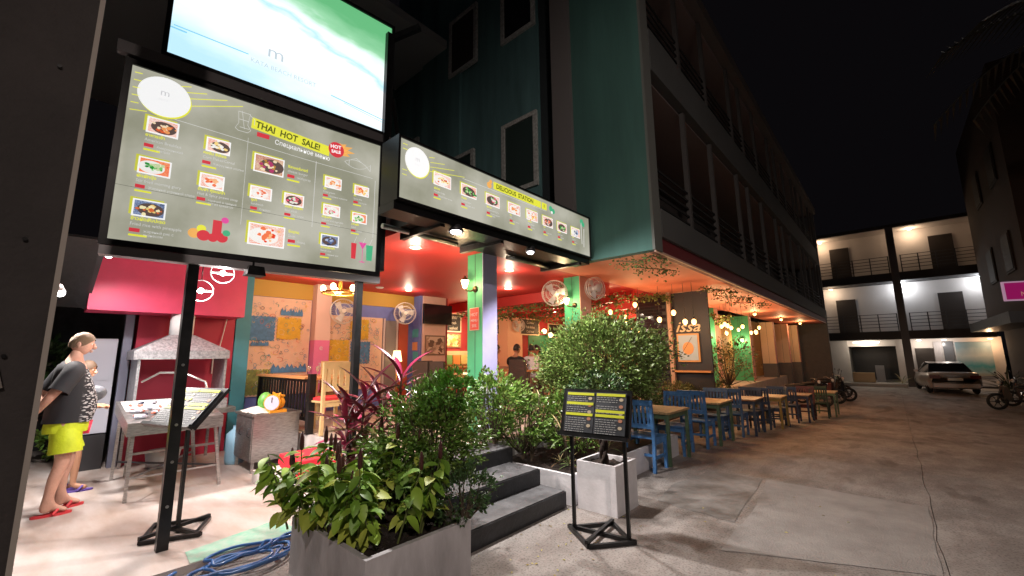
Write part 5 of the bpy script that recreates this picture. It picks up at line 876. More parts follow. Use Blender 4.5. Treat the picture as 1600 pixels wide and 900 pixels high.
for i, (x, y, z) in enumerate(((-9.3, 12.1, 2.45), (-9.6, 12.9, 2.35))): t = thing('wall_globe', ['amber globe lamp left on the green and red wall', 'amber globe lamp right on the green and red wall'][i], 'lamp', (x, y, z)); MB().ball((0, 0, 0), .09, 12, 8).build('globe', emis('shade_glow2', (1, .65, .3), 8), t); MB().cyl((0, 0, 0), (-.25, 0, 0), .02).build('arm', darkgrey, t); lamp('POINT', 'globe_light', (x + .15, y, z), 18, WARM, t, .1)
bc = thing('bar_counter', 'lit bar counter with yellow and green shelves at the back of the room', 'bar', (-9.4, 8.2, .51)); MB().bx(-.3, .3, -1.0, 1.0, 0, .75).build('front', mat('bar_red', (.45, .06, .03), .5), bc); MB().bx(-.32, .32, -1.02, 1.02, .75, .79).build('top', capw, bc)
for i, (y, c) in enumerate(((-.7, (.7, .6, .1)), (-.4, (.2, .5, .15)), (-.1, (.75, .3, .08)), (.2, (.6, .55, .2)), (.5, (.3, .5, .15)))): MB().bx(-.25, -.2, y, y + .26, .85, 1.12).build('crate_panel', mat('bar_panel_%d' % i, c, .5), bc)
lamp('POINT', 'bar_light', (-9.3, 8.4, 2.2), 50, (1, .7, .4), bc, .1)
wt = thing('domed_lamp', 'small grey domed outdoor lamp beside the lilac pillar', 'lamp', (-4.1, 3.95, .5)); MB().lathe((0, 0, .0), [(.05, 0), (.05, .55), (.15, .6), (.17, .62), (.08, .68), (0, .7)], 16).build('cap', mat('grey_cap', (.45, .45, .47), .4), wt)
# ================================================================ PEOPLE
def skinned(name, nodes, edges, m, par, sub=2, extra=None, root='pelvis'):
    "one continuous surface grown round a posed skeleton"
    ks = list(nodes); me = bpy.data.meshes.new(name); me.from_pydata([nodes[k][0] for k in ks], [(ks.index(a), ks.index(b)) for a, b in edges], [])
    o = bpy.data.objects.new(name, me); COL.objects.link(o); sk = o.modifiers.new('skin', 'SKIN'); sk.use_smooth_shade = True
    for i, k in enumerate(ks):
        r = nodes[k][1]; r = r if isinstance(r, tuple) else (r, r); me.skin_vertices[0].data[i].radius = r; me.skin_vertices[0].data[i].use_root = (k == root or (root not in nodes and i == 0))
    ss = o.modifiers.new('sub', 'SUBSURF'); ss.levels = sub; ss.render_levels = sub
    dg = bpy.context.evaluated_depsgraph_get(); dg.update(); nm = bpy.data.meshes.new_from_object(o.evaluated_get(dg)); bpy.data.objects.remove(o)
    mb = MB(); mb.v = [tuple(v.co) for v in nm.vertices]; mb.f = [tuple(p.vertices) for p in nm.polygons]; mb.sm = [True] * len(mb.f)
    if extra: extra(mb)
    return mb.build(name, m, par)
def head(mb, c, fz, r=.1, tilt=0):
    "skull, jaw, nose, ears, brow round centre c, facing angle fz (0 = +y)"
    Rz = Matrix.Rotation(fz, 3, 'Z') @ Matrix.Rotation(-.22, 3, 'X'); C_ = Vector(c)
    n, mm = 20, 14; vs = []
    for i in range(mm + 1):
        p = PI * i / mm
        for k in range(n):
            t = 2 * PI * k / n; x = .078 * math.sin(p) * math.sin(t); y = .098 * math.sin(p) * math.cos(t); z = .115 * math.cos(p)
            if z < -.02: q = (-z - .02) / .095; x *= 1 - .28 * q; y = y * (1 - .15 * q) + .022 * q
            if y > .05 and abs(x) < .035 and -.01 < z < .035: y -= .006
            vs.append(C_ + Rz @ Vector((x, y, z)))
    mb.add(vs, [(i * n + k, i * n + (k + 1) % n, (i + 1) * n + (k + 1) % n, (i + 1) * n + k) for i in range(mm) for k in range(n)], True)
    mb.ball(C_ + Rz @ Vector((0, .108, -.018)), (.014, .022, .02), 10, 6, Euler((0, 0, fz))); mb.ball(C_ + Rz @ Vector((0, .1, .002)), (.009, .014, .026), 10, 6, Euler((0, 0, fz)))
    mb.ball(C_ + Rz @ Vector((0, .098, -.056)), (.026, .012, .007), 10, 6, Euler((0, 0, fz))); mb.ball(C_ + Rz @ Vector((0, .096, -.068)), (.022, .012, .007), 10, 6, Euler((0, 0, fz)))
    for s in (-1, 1): mb.ball(C_ + Rz @ Vector((s * .08, -.008, -.01)), (.01, .022, .032), 10, 6, Euler((0, 0, fz + s * -.35)))
def face_bits(par, c, fz, hair, style='short'):
    Rz = Matrix.Rotation(fz, 3, 'Z') @ Matrix.Rotation(-.22, 3, 'X'); C_ = Vector(c)
    for s in (-1, 1): e = MB().ball(C_ + Rz @ Vector((s * .032, .083, .012)), (.012, .009, .008), 8, 6, Euler((0, 0, fz))).build('eye', mat('eye_white', (.6, .58, .55), .3), par); MB().ball(C_ + Rz @ Vector((s * .032, .0915, .012)), (.005, .003, .005), 8, 6).build('iris', mat('iris', (.03, .03, .03), .2), e)
    h = MB(); n, mm = 22, 12; vs = []
    for i in range(mm + 1):
        p = PI * i / mm * .66
        for k in range(n):
            t = 2 * PI * k / n; fr = math.cos(t); lim = 1.0 - (.5 if fr > .2 else 0) * max(0, fr) - (.12 if abs(fr) < .35 else 0); pp = p * lim; w = .004 * math.sin(k * 3.7 + i * 2.1)
            g = 1.07 if style == 'short' else 1.13; vs.append(C_ + Rz @ Vector(((.078 * g + w) * math.sin(pp) * math.sin(t), (.098 * g + w) * math.sin(pp) * fr, (.115 * g + w) * math.cos(pp) + (.004 if style == 'short' else .0))))
    h.add(vs, [(i * n + k, i * n + (k + 1) % n, (i + 1) * n + (k + 1) % n, (i + 1) * n + k) for i in range(mm) for k in range(n)], True)
    if style == 'long': h.ball(C_ + Rz @ Vector((0, -.06, -.08)), (.075, .05, .14), 12, 8, Euler((0, 0, fz)))
    if style == 'bun': h.ball(C_ + Rz @ Vector((0, -.11, .04)), (.045, .045, .045), 12, 8)
    h.build('hair', hair, par)
def fingers(nodes, edges, side, wrist, d, palm_n, curl=.5, L=1.0):
    "palm from the wrist along d; four unequal fingers and a thumb"
    d = Vector(d).normalized(); n = Vector(palm_n).normalized(); s = d.cross(n).normalized(); w = Vector(wrist)
    nodes[side + 'palm'] = (w + d * .055, (.034, .018)); edges.append((side + 'wrist', side + 'palm'))
    for i, (off, l) in enumerate(((-.03, .068), (-.01, .078), (.01, .074), (.028, .058))):
        b = w + d * .09 + s * off; p1 = b + (d * math.cos(curl * .5) + n * math.sin(curl * .5)) * l * .5 * L; p2 = p1 + (d * math.cos(curl * 1.5) + n * math.sin(curl * 1.5)) * l * .5 * L
        a = side + 'f%d' % i; nodes[a + 'a'] = (b, .010); nodes[a + 'b'] = (p1, .009); nodes[a + 'c'] = (p2, .007); edges += [(side + 'palm', a + 'a'), (a + 'a', a + 'b'), (a + 'b', a + 'c')]
    b = w + d * .03 - s * .035; nodes[side + 'ta'] = (b, .012); nodes[side + 'tb'] = (b + (d - s * .8 + n * .4).normalized() * .045, .010); edges += [(side + 'palm', side + 'ta'), (side + 'ta', side + 'tb')]
skin_m = mat('skin', (.56, .31, .23), .62, var=.10, vscale=9, bump=.12, bscale=60); skin_m.node_tree.nodes['Principled BSDF'].inputs['Subsurface Weight'].default_value = .05
skin_t = mat('tanned_skin', (.50, .26, .16), .5, var=.05, vscale=6)
printed = bpy.data.materials.new('black_tee_print'); printed.use_nodes = True
def _tee():
    nt = printed.node_tree; b = nt.nodes['Principled BSDF']; tc = nt.nodes.new('ShaderNodeTexCoord'); n = nt.nodes.new('ShaderNodeTexVoronoi'); n.inputs['Scale'].default_value = 34; mp = nt.nodes.new('ShaderNodeMapping'); mp.inputs['Scale'].default_value = (1, .6, 1.6); nt.links.new(tc.outputs['Object'], mp.inputs[0]); nt.links.new(mp.outputs[0], n.inputs['Vector'])
    sp = nt.nodes.new('ShaderNodeSeparateXYZ'); nt.links.new(tc.outputs['Object'], sp.inputs[0]); m1 = nt.nodes.new('ShaderNodeMapRange'); m1.inputs['From Min'].default_value = .07; m1.inputs['From Max'].default_value = .11; nt.links.new(sp.outputs[1], m1.inputs[0])
    r = nt.nodes.new('ShaderNodeValToRGB'); r.color_ramp.interpolation = 'CONSTANT'; r.color_ramp.elements[0].color = (.45, .45, .47, 1); r.color_ramp.elements[1].position = .42; r.color_ramp.elements[1].color = (.02, .02, .025, 1); nt.links.new(n.outputs['Distance'], r.inputs[0])
    mx = nt.nodes.new('ShaderNodeMix'); mx.data_type = 'RGBA'; mx.inputs[6].default_value = (.018, .018, .022, 1); nt.links.new(m1.outputs[0], mx.inputs[0]); nt.links.new(r.outputs[0], mx.inputs[7]); nt.links.new(mx.outputs[2], b.inputs['Base Color']); b.inputs['Roughness'].default_value = .85
_tee()
# standing man, faces +y, hands clasped behind him
pm = thing('person', 'man in black printed tee and lime yellow shorts standing with hands clasped behind his back', 'person', (-6.58, .24, .06), .12)
N = {'pelvis': ((0, 0, .97), (.145, .12)), 'belly': ((0, .04, 1.12), (.15, .15)), 'chest': ((0, .02, 1.33), (.165, .125)), 'neckb': ((0, -.01, 1.49), (.08, .07)), 'neck': ((0, .01, 1.58), (.05, .052)), 'skull': ((0, .02, 1.66), (.06, .06))}
Ed = [('pelvis', 'belly'), ('belly', 'chest'), ('chest', 'neckb'), ('neckb', 'neck'), ('neck', 'skull')]
for s, sd in ((1, 'r'), (-1, 'l')):
    fy = .10 if s < 0 else -.03
    N[sd + 'sh'] = ((s * .19, -.01, 1.45), (.065, .065)); N[sd + 'el'] = ((s * .25, -.16, 1.19), (.045, .045)); N[sd + 'wrist'] = ((s * .07, -.24, 1.0), (.028, .028)); Ed += [('neckb', sd + 'sh'), (sd + 'sh', sd + 'el'), (sd + 'el', sd + 'wrist')]
    fingers(N, Ed, sd, N[sd + 'wrist'][0], (-s * .8, -.1, -.35), (0, -.4, -.6), .7)
    N[sd + 'hip'] = ((s * .095, .0, .90), (.10, .11)); N[sd + 'kn'] = ((s * .11, fy * .6 + .03, .50), (.062, .066)); N[sd + 'calf'] = ((s * .11, fy * .7 - .01, .34), (.055, .062)); N[sd + 'an'] = ((s * .11, fy - .03, .10), (.036, .042)); N[sd + 'heel'] = ((s * .11, fy - .06, .045), (.03, .03)); N[sd + 'toe'] = ((s * .12, fy + .13, .035), (.045, .018))
    Ed += [('pelvis', sd + 'hip'), (sd + 'hip', sd + 'kn'), (sd + 'kn', sd + 'calf'), (sd + 'calf', sd + 'an'), (sd + 'an', sd + 'heel'), (sd + 'an', sd + 'toe')]
skinned('body', N, Ed, skin_m, pm, 2, lambda mb: head(mb, (0, .045, 1.715), -.35))
face_bits(pm, (0, .045, 1.715), -.35, mat('sandy_hair', (.20, .13, .08), .8, bump=.8, bscale=150))
def loft(rings, n=28, fold=.004, ph=0, capt=False):
    "cloth tube through elliptical rings (cx, cy, z, rx, ry) with soft folds that deepen towards the last ring"
    mb = MB(); vs = []; L = len(rings)
    for i, (cx, cy, z, rx, ry) in enumerate(rings):
        for k in range(n): t = 2 * PI * k / n; w = 1 + fold * (i / L + .3) * 12 * math.sin(5 * t + ph + i * .5) * .5 + fold * 4 * math.sin(11 * t + ph * 2 + i); vs.append((cx + rx * w * math.cos(t), cy + ry * w * math.sin(t), z + fold * math.sin(3 * t + i)))
    fs = [((i + 1) * n + k, (i + 1) * n + (k + 1) % n, i * n + (k + 1) % n, i * n + k) for i in range(L - 1) for k in range(n)]
    mb.add(vs, fs, True); return mb
def limb_loft(mb, pts, n=18, fold=.006):
    P_ = [Vector(p) for p, r in pts]; vs = []
    for i, (p, r) in enumerate(pts):
        d = (P_[min(i + 1, len(P_) - 1)] - P_[max(i - 1, 0)]).normalized(); u = Vector((1, 0, 0)); u = (u - d * u.dot(d)).normalized(); w = d.cross(u)
        for k in range(n): t = 2 * PI * k / n; q = 1 + fold * 5 * math.sin(3 * t + i * 1.3); vs.append(P_[i] + (u * math.cos(t) + w * math.sin(t)) * r * q)
    mb.add(vs, [(i * n + k, i * n + (k + 1) % n, (i + 1) * n + (k + 1) % n, (i + 1) * n + k) for i in range(len(pts) - 1) for k in range(n)], True)
tee = loft([(0, -.005, 1.535, .065, .06), (0, -.005, 1.52, .09, .08), (0, -.01, 1.49, .16, .105), (0, -.005, 1.44, .205, .125), (0, .005, 1.36, .205, .145), (0, .02, 1.26, .195, .165), (0, .035, 1.14, .195, .19), (0, .04, 1.03, .20, .195), (0, .03, .94, .195, .185), (0, .025, .90, .197, .186)], 32)
for s_ in (-1, 1): limb_loft(tee, [((s_ * .15, -.01, 1.455), .085), ((s_ * .205, -.015, 1.43), .088), ((s_ * .235, -.05, 1.36), .085), ((s_ * .25, -.09, 1.28), .083), ((s_ * .262, -.12, 1.225), .085)])
tee.build('tee_shirt', printed, pm)
sh_ = loft([(0, .02, .99, .17, .15), (0, .02, .93, .18, .165), (0, .015, .86, .19, .17), (0, .015, .80, .19, .168)], 32)
for s_, fy in ((-1, .05), (1, 0)): limb_loft(sh_, [((s_ * .085, .01, .86), .105), ((s_ * .09, .015 + fy * .3, .78), .118), ((s_ * .10, .02 + fy * .6, .70), .122), ((s_ * .11, .025 + fy, .60), .128)])
sh_.build('shorts', mat('lime_shorts', (.55, .66, .02), .65, bump=.5, bscale=12, var=.12, vscale=7), pm)
def slipper(par, x, y, m, rz=0):
    f = MB(); n = 18; o_ = [(.05 * math.sin(2 * PI * i / n) * (1.08 if math.cos(2 * PI * i / n) > 0 else .85), .145 * math.cos(2 * PI * i / n)) for i in range(n)]; c, s_ = math.cos(rz), math.sin(rz)
    q = [(x + a * c - b * s_, y + .03 + a * s_ + b * c) for a, b in o_]; f.add([(a, b, .0) for a, b in q] + [(a, b, .022) for a, b in q], [tuple(reversed(range(n))), tuple(range(n, 2 * n))] + [(i, (i + 1) % n, n + (i + 1) % n, n + i) for i in range(n)])
    f.tube([(x - .055, y + .03, .02), (x - .045, y + .06, .055), (x, y + .07, .072), (x + .045, y + .06, .055), (x + .055, y + .03, .02)], .014, 6); f.build('slipper', m, par)
rs = mat('red_slipper', (.6, .04, .05), .5); slipper(pm, -.11, .09, rs, .1); slipper(pm, .11, -.04, rs, -.1)
# woman half hidden behind him
pw_ = thing('person', 'woman in navy strap top with red bag strap, half hidden behind the man', 'person', (-7.5, .37, .06), -.2); pw_.scale = (.9, .9, .9)
N = {'pelvis': ((0, 0, .90), (.13, .11)), 'belly': ((0, .01, 1.05), (.105, .09)), 'chest': ((0, .01, 1.25), (.125, .10)), 'neckb': ((0, -.01, 1.39), (.07, .06)), 'neck': ((0, .0, 1.46), (.04, .04)), 'skull': ((0, .01, 1.53), (.05, .05))}
Ed = [('pelvis', 'belly'), ('belly', 'chest'), ('chest', 'neckb'), ('neckb', 'neck'), ('neck', 'skull')]
for s, sd in ((1, 'r'), (-1, 'l')):
    N[sd + 'sh'] = ((s * .16, 0, 1.35), (.045, .045)); N[sd + 'el'] = ((s * .2, .02, 1.1), (.035, .035)); N[sd + 'wrist'] = ((s * .12, .2, 1.08), (.024, .024)); Ed += [('neckb', sd + 'sh'), (sd + 'sh', sd + 'el'), (sd + 'el', sd + 'wrist')]
    fingers(N, Ed, sd, N[sd + 'wrist'][0], (-s * .6, .6, 0), (0, 0, -1), .8, .9); N[sd + 'hip'] = ((s * .085, 0, .83), (.09, .1)); N[sd + 'kn'] = ((s * .09, .02 + s * .05, .46), (.055, .055)); N[sd + 'an'] = ((s * .09, s * .09 - .02, .09), (.032, .036)); N[sd + 'toe'] = ((s * .1, s * .09 + .12, .03), (.04, .017)); Ed += [('pelvis', sd + 'hip'), (sd + 'hip', sd + 'kn'), (sd + 'kn', sd + 'an'), (sd + 'an', sd + 'toe')]
skinned('body', N, Ed, skin_t, pw_, 2, lambda mb: head(mb, (0, .03, 1.58), -.3)); face_bits(pw_, (0, .03, 1.58), -.3, mat('brown_hair', (.08, .045, .025), .7), 'bun')
skinned('strap_top', {'pelvis': ((0, 0, .95), (.14, .12)), 'belly': ((0, .01, 1.06), (.115, .10)), 'chest': ((0, .01, 1.24), (.135, .11))}, [('pelvis', 'belly'), ('belly', 'chest')], mat('navy_cloth', (.04, .06, .14), .8), pw_)
skinned('shorts', {'pelvis': ((0, 0, .9), (.145, .12)), 'l1': ((-.09, 0, .8), (.105, .11)), 'l2': ((-.09, -.02, .66), (.1, .105)), 'r1': ((.09, 0, .8), (.105, .11)), 'r2': ((.09, .02, .66), (.1, .105))}, [('pelvis', 'l1'), ('l1', 'l2'), ('pelvis', 'r1'), ('r1', 'r2')], mat('red_shorts', (.65, .03, .06), .7), pw_)
ps_ = mat('purple_slipper', (.12, .07, .35), .5); slipper(pw_, -.09, -.08, ps_); slipper(pw_, .09, .1, ps_)
sbg = thing('shoulder_bag', 'shiny grey patterned bag held between the man and the woman', 'bag', (-6.95, .46, 1.22)); MB().ball((0, 0, 0), (.07, .11, .09), 14, 10).build('pouch', mat('grey_nylon', (.12, .13, .15), .35, bump=.6, bscale=16), sbg); MB().tube([(0, -.12, .06), (-.1, -.14, .2), (-.25, -.18, .22)], .012).build('strap', mat('navy_cloth', (.04, .06, .14)), sbg)
# seated diners
def diner(loc, rz, lab, top_, hair, style='short', lean=.1):
    t = thing('person', lab, 'person', loc, rz); y = lean
    N = {'pelvis': ((0, 0, .52), (.15, .13)), 'belly': ((0, y * .3, .68), (.13, .11)), 'chest': ((0, y * .7, .88), (.15, .11)), 'neckb': ((0, y, 1.03), (.08, .07)), 'neck': ((0, y + .02, 1.10), (.05, .05)), 'skull': ((0, y + .04, 1.17), (.055, .055))}
    E2 = [('pelvis', 'belly'), ('belly', 'chest'), ('chest', 'neckb'), ('neckb', 'neck'), ('neck', 'skull')]
    for s, sd in ((1, 'r'), (-1, 'l')):
        N[sd + 'sh'] = ((s * .18, y, .99), (.055, .055)); N[sd + 'el'] = ((s * .23, y + .08, .77), (.04, .04)); N[sd + 'wrist'] = ((s * .14, y + .3, .80), (.026, .026)); N[sd + 'kn'] = ((s * .12, .44, .50), (.07, .07)); N[sd + 'an'] = ((s * .12, .44, .08), (.04, .04)); N[sd + 'toe'] = ((s * .12, .56, .03), (.04, .02)); E2 += [('neckb', sd + 'sh'), (sd + 'sh', sd + 'el'), (sd + 'el', sd + 'wrist'), ('pelvis', sd + 'kn'), (sd + 'kn', sd + 'an'), (sd + 'an', sd + 'toe')]; fingers(N, E2, sd, N[sd + 'wrist'][0], (-s * .3, 1, 0), (0, 0, -1), .5)
    skinned('body', N, E2, skin_t, t, 2, lambda mb: head(mb, (0, y + .06, 1.24), 0)); face_bits(t, (0, y + .06, 1.24), 0, hair, style)
    skinned('shirt', {'pelvis': ((0, 0, .54), (.17, .15)), 'belly': ((0, y * .3, .69), (.15, .13)), 'chest': ((0, y * .7, .89), (.17, .13)), 'neckb': ((0, y, 1.02), (.09, .08)), 'a': ((.19, y, .99), (.07, .07)), 'b': ((-.19, y, .99), (.07, .07)), 'c': ((.22, y + .05, .86), (.062, .062)), 'd': ((-.22, y + .05, .86), (.062, .062))}, [('pelvis', 'belly'), ('belly', 'chest'), ('chest', 'neckb'), ('neckb', 'a'), ('neckb', 'b'), ('a', 'c'), ('b', 'd')], top_, t); return t
bh = mat('black_hair', (.015, .012, .012), .5)
diner((-7.35, 7.35, .512), -.6, 'bare necked seated guest at the edge of the lilac pillar', mat('tan_shirt', (.5, .3, .2), .8), mat('brown_hair', (.08, .045, .025))); diner((-6.75, 7.55, .512), .15, 'seated guest in black with his back to the road', mat('black_shirt', (.015, .015, .017), .8), bh); diner((-6.4, 7.9, .512), .9, 'seated guest in white shirt leaning over the table', mat('white_shirt', (.7, .66, .68), .8), bh, lean=.2)
diner((-7.0, 9.0, .512), PI - .5, 'left of the two long haired guests facing the road', mat('orange_top', (.6, .25, .12), .8), bh, 'long'); diner((-6.75, 9.5, .512), PI - .7, 'right of the two long haired guests facing the road', mat('pale_top', (.6, .4, .3), .8), bh, 'long')
# ================================================================ VEHICLES
def wheel(par, x, y, r, w, name='wheel', z=None):
    z = r if z is None else z; t = MB().tube([(x, y + (r - w * .5) * math.cos(a), z + (r - w * .5) * math.sin(a)) for a in [2 * PI * i / 20 for i in range(20)]], w * .5, 8, True).build(name, mat('tyre', (.012, .012, .012), .7), par)
    MB().cyl((x - w * .3, y, z), (x + w * .3, y, z), (r - w * .85) * (.3 if name == 'bike_wheel' else 1), n=14).build('rim', mat('alloy', (.08, .08, .085), .35, metal=.8), t)
    if name == 'bike_wheel':
        for k in range(6): MB().bar((x, y, z), (x, y + (r - w * .8) * math.cos(k * 1.047), z + (r - w * .8) * math.sin(k * 1.047)), .018).build('spoke', MATS['alloy'], t)
car = thing('parked_car', 'dark bronze silver saloon parked nose in before the far building', 'car', (1.78, 30.2, gz(30)), .10); cp = mat('bronze_car_paint', (.55, .48, .45), .35, metal=.3, coat=.6)
secs = [(-2.25, .42, .78, .80, .0), (-2.2, .30, .95, .84, .0), (-1.75, .24, 1.02, .87, .0), (-1.2, .22, .98, .88, 1), (0, .22, .97, .89, 1), (1.1, .22, .92, .88, 1), (1.9, .25, .80, .85, 0), (2.2, .34, .62, .78, 0)]
mb = MB(); prof = []
for (y, z0, z1, w, _) in secs: prof.append([(-w * .93, y, z0), (-w, y, z0 + .15), (-w, y, z1 - .25), (-w * .93, y, z1 - .03), (-w * .6, y, z1), (w * .6, y, z1), (w * .93, y, z1 - .03), (w, y, z1 - .25), (w, y, z0 + .15), (w * .93, y, z0)])
n = 10; vs = [p for s in prof for p in s]; mb.add(vs, [(i * n + k, i * n + (k + 1) % n, (i + 1) * n + (k + 1) % n, (i + 1) * n + k) for i in range(len(prof) - 1) for k in range(n)] + [tuple(range(n)), tuple(reversed(range((len(prof) - 1) * n, len(prof) * n)))], True); mb.build('body', cp, car)
cab = [(-1.55, .96, .76), (-.95, 1.40, .60), (-.1, 1.46, .62), (.55, 1.38, .60), (1.25, .95, .76)]
mb = MB().add([p for (y, z, w) in cab for p in ((-w, y, z), (w, y, z))] + [p for (y, z, w) in cab for p in ((-.80, y, .93), (.80, y, .93))], [(2 * i, 2 * i + 1, 2 * i + 3, 2 * i + 2) for i in range(1, 3)] ); mb.build('roof', cp, car)
MB().add([(-.76, -1.55, .965), (.76, -1.55, .965), (.6, -.95, 1.395), (-.6, -.95, 1.395)], [(0, 1, 2, 3)]).build('rear_window', mat('car_glass', (.015, .015, .018), .06), car)
MB().add([(.76, 1.25, .955), (-.76, 1.25, .955), (-.6, .55, 1.375), (.6, .55, 1.375)], [(0, 1, 2, 3)]).build('windscreen', MATS['car_glass'], car)
for s in (-1, 1): MB().add([(s * .78, -1.5, .96), (s * .78, 1.2, .95), (s * .605, .54, 1.375), (s * .615, -.1, 1.45), (s * .605, -.94, 1.39)], [(0, 1, 2, 3, 4)]).build('side_window', MATS['car_glass'], car)
for s in (-1, 1): MB().box((s * .66, -2.235, .80), (.34, .05, .15), rz=s * .12).build('tail_light', mat('tail_red', (.10, .012, .01), .4), car); wheel(car, s * .78, -1.35, .32, .2); wheel(car, s * .78, 1.35, .32, .2); MB().box((s * .92, .55, 1.0), (.14, .1, .11)).build('mirror', cp, car)
MB().box((0, -2.262, .70), (.5, .02, .12)).build('number_plate', mat('plate', (.6, .6, .58), .5), car); MB().box((0, -2.27, .42), (1.5, .06, .18)).build('bumper', cp, car); MB().box((0, -2.268, .86), (.7, .03, .03)).build('chrome_strip', steel, car)
def bike(lab, loc, rz, col=(.02, .02, .025)):
    t = thing('motorbike', lab, 'motorbike', loc, rz); m = mat('bike_' + str(int(col[0] * 100)), col, .25, coat=.6); wheel(t, 0, -.62, .28, .09, 'bike_wheel'); wheel(t, 0, .62, .28, .09, 'bike_wheel')
    MB().lathe((0, 0, 0), [(0, -.32), (.10, -.28), (.15, 0), (.13, .25), (0, .34)], 12).build('engine_cover', m, t); e = t.children[-1]; e.rotation_euler = (PI / 2, 0, 0); e.location = (0, -.3, .5); MB().ball((0, -.25, .76), (.13, .38, .07), 14, 8).build('seat', mat('bike_seat', (.015, .015, .015), .5), t)
    MB().add([(-.2, .3, .35), (.2, .3, .35), (.16, .38, .8), (-.16, .38, .8), (-.05, .46, .35), (.05, .46, .35), (.05, .5, .8), (-.05, .5, .8)], [(0, 1, 2, 3), (0, 4, 7, 3), (1, 5, 6, 2), (4, 5, 6, 7), (3, 2, 6, 7)]).build('front_shield', m, t); MB().bx(-.12, .12, -.1, .3, .28, .34).build('footboard', m, t)
    MB().tube([(-.33, .32, 1.0), (-.2, .38, 1.02), (0, .42, .95), (.2, .38, 1.02), (.33, .32, 1.0)], .014).build('handlebar', steel, t); MB().tube([(0, .4, .95), (0, .62, .29)], .03).build('fork', darkgrey, t); MB().ball((0, .5, .9), (.08, .05, .07), 12, 8).build('headlight', mat('lamp_glass', (.7, .7, .72), .08), t)
    for s in (-1, 1): MB().tube([(s * .2, .38, 1.02), (s * .26, .42, 1.2)], .006).ball((s * .27, .42, 1.23), (.05, .012, .035), 10, 6).build('mirror', darkgrey, t)
    MB().ball((0, -.72, .68), (.05, .03, .04), 8, 6).build('tail_lamp', mat('tail_red', (.35, .02, .015)), t); return t
for i, (x, y, a) in enumerate(((-2.6, 19.2, 1.2), (-2.3, 20.6, 1.1), (-2.1, 22.0, 1.3), (-2.3, 23.6, 1.2))): bike(('nearest of the motorbikes parked past the tables', 'second motorbike parked past the tables', 'third motorbike parked past the tables, its lamp glinting', 'farthest of the motorbikes parked under the soffit')[i], (x, y, gz(y)), -a, ((.02, .02, .025), (.10, .02, .02), (.03, .03, .04), (.02, .02, .025))[i])
bike('dark motorbike parked at the right edge by the palm shrub', (3.05, 22.0, gz(22)), 1.9, (.02, .02, .025)); bike('second dark motorbike at the right edge behind the first', (3.6, 23.6, gz(23)), 1.8, (.03, .03, .04))
# ================================================================ FAR BUILDING (white galleries)
fb = thing('gallery_building', 'white three storey gallery building closing the end of the lane', 'building', (.5, 33, -.4)); fz = .0
fw_ = mat('white_gallery_wall', (.66, .62, .60), .75, var=.06, vscale=.6); fs_ = mat('dark_slab', (.05, .045, .045), .8); fd = mat('dark_door', (.035, .028, .025), .5)
YF = 33.0; LV = ((2.55, 5.75), (5.95, 8.85)); k_ = 1.1
def F(name, m, *a, par=None): return MB().bx(*a).build(name, m, par or fb, True)
for (z0, z1) in LV:
    F('gallery_wall', fw_, -3.4, 4.15, YF + 1.4, YF + 1.6, z0 + .2, z1); F('slab', fs_, -3.4, 4.15, YF - .1, YF + 1.6, z0 - .28, z0 + .2); F('ceiling', fw_, -3.4, 4.15, YF, YF + 1.4, z1 - .02, z1 + .06)
    for x0 in (-2.35, 2.35): d = F('door', fd, x0, x0 + 1.0, YF + 1.34, YF + 1.4, z0 + .2, z0 + 2.35)
    for (a, b) in ((-2.85, .45), (1.0, 3.95)):
        for j in range(5): F('rail', darkgrey, a, b, YF - .03, YF, z0 + .42 + j * .19, z0 + .45 + j * .19)
        n = 5
        for j in range(n): x = a + (b - a) * j / (n - 1); F('rail_post', darkgrey, x - .025, x + .025, YF - .035, YF + .005, z0 + .2, z0 + 1.22)
F('roof', fs_, -3.4, 4.15, YF - .1, YF + 1.6, 8.85, 9.05); F('pier', mat('grey_pier', (.13, .12, .12), .8), .5, .85, YF - .15, YF + .15, -.4, 8.9); F('end_wall', fw_, 4.15, 4.3, YF, YF + 1.6, 2.6, 8.9); F('end_wall', fw_, -3.5, -3.4, YF, YF + 1.6, 2.6, 8.9)
# ground storey: lit shop front left, white wall with a sea mural right
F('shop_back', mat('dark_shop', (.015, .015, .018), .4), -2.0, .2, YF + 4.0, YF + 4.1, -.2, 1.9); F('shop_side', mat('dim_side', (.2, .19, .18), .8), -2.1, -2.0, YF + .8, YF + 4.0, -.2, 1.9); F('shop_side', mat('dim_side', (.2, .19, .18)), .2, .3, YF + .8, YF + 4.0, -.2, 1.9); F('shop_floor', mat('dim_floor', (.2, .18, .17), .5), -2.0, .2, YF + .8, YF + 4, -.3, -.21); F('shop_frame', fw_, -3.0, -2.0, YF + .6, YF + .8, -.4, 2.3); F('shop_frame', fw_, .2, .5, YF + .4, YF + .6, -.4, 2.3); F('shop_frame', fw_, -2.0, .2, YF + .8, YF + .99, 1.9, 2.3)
F('shop_step', mat('pale_step', (.4, .38, .36), .6), -2.4, .45, YF - 1.0, YF + .8, -.4, -.22); F('counter', mat('counter_wood', (.5, .35, .2), .5), -1.9, -.9, YF - .2, YF + .2, -.2, .35); F('shop_item', mat('shop_grey', (.2, .2, .22), .5), -.85, -.45, YF + .5, YF + .9, -.2, .75)
F('ground_wall', fw_, .85, 4.35, YF + .6, YF + .8, -.4, 2.3); F('doorway', fd, 1.0, 1.75, YF + .56, YF + .6, .3, 1.75); F('glass_door', mat('grey_glass', (.15, .16, .18), .2), 2.15, 2.55, YF + .56, YF + .6, -.2, 2.1); cu = F('curtain', mat('pale_curtain', (.5, .48, .5), .7, bump=.8, bscale=9, stretch=(4, 1, .2)), 1.78, 2.1, YF + .55, YF + .6, .1, 2.1)
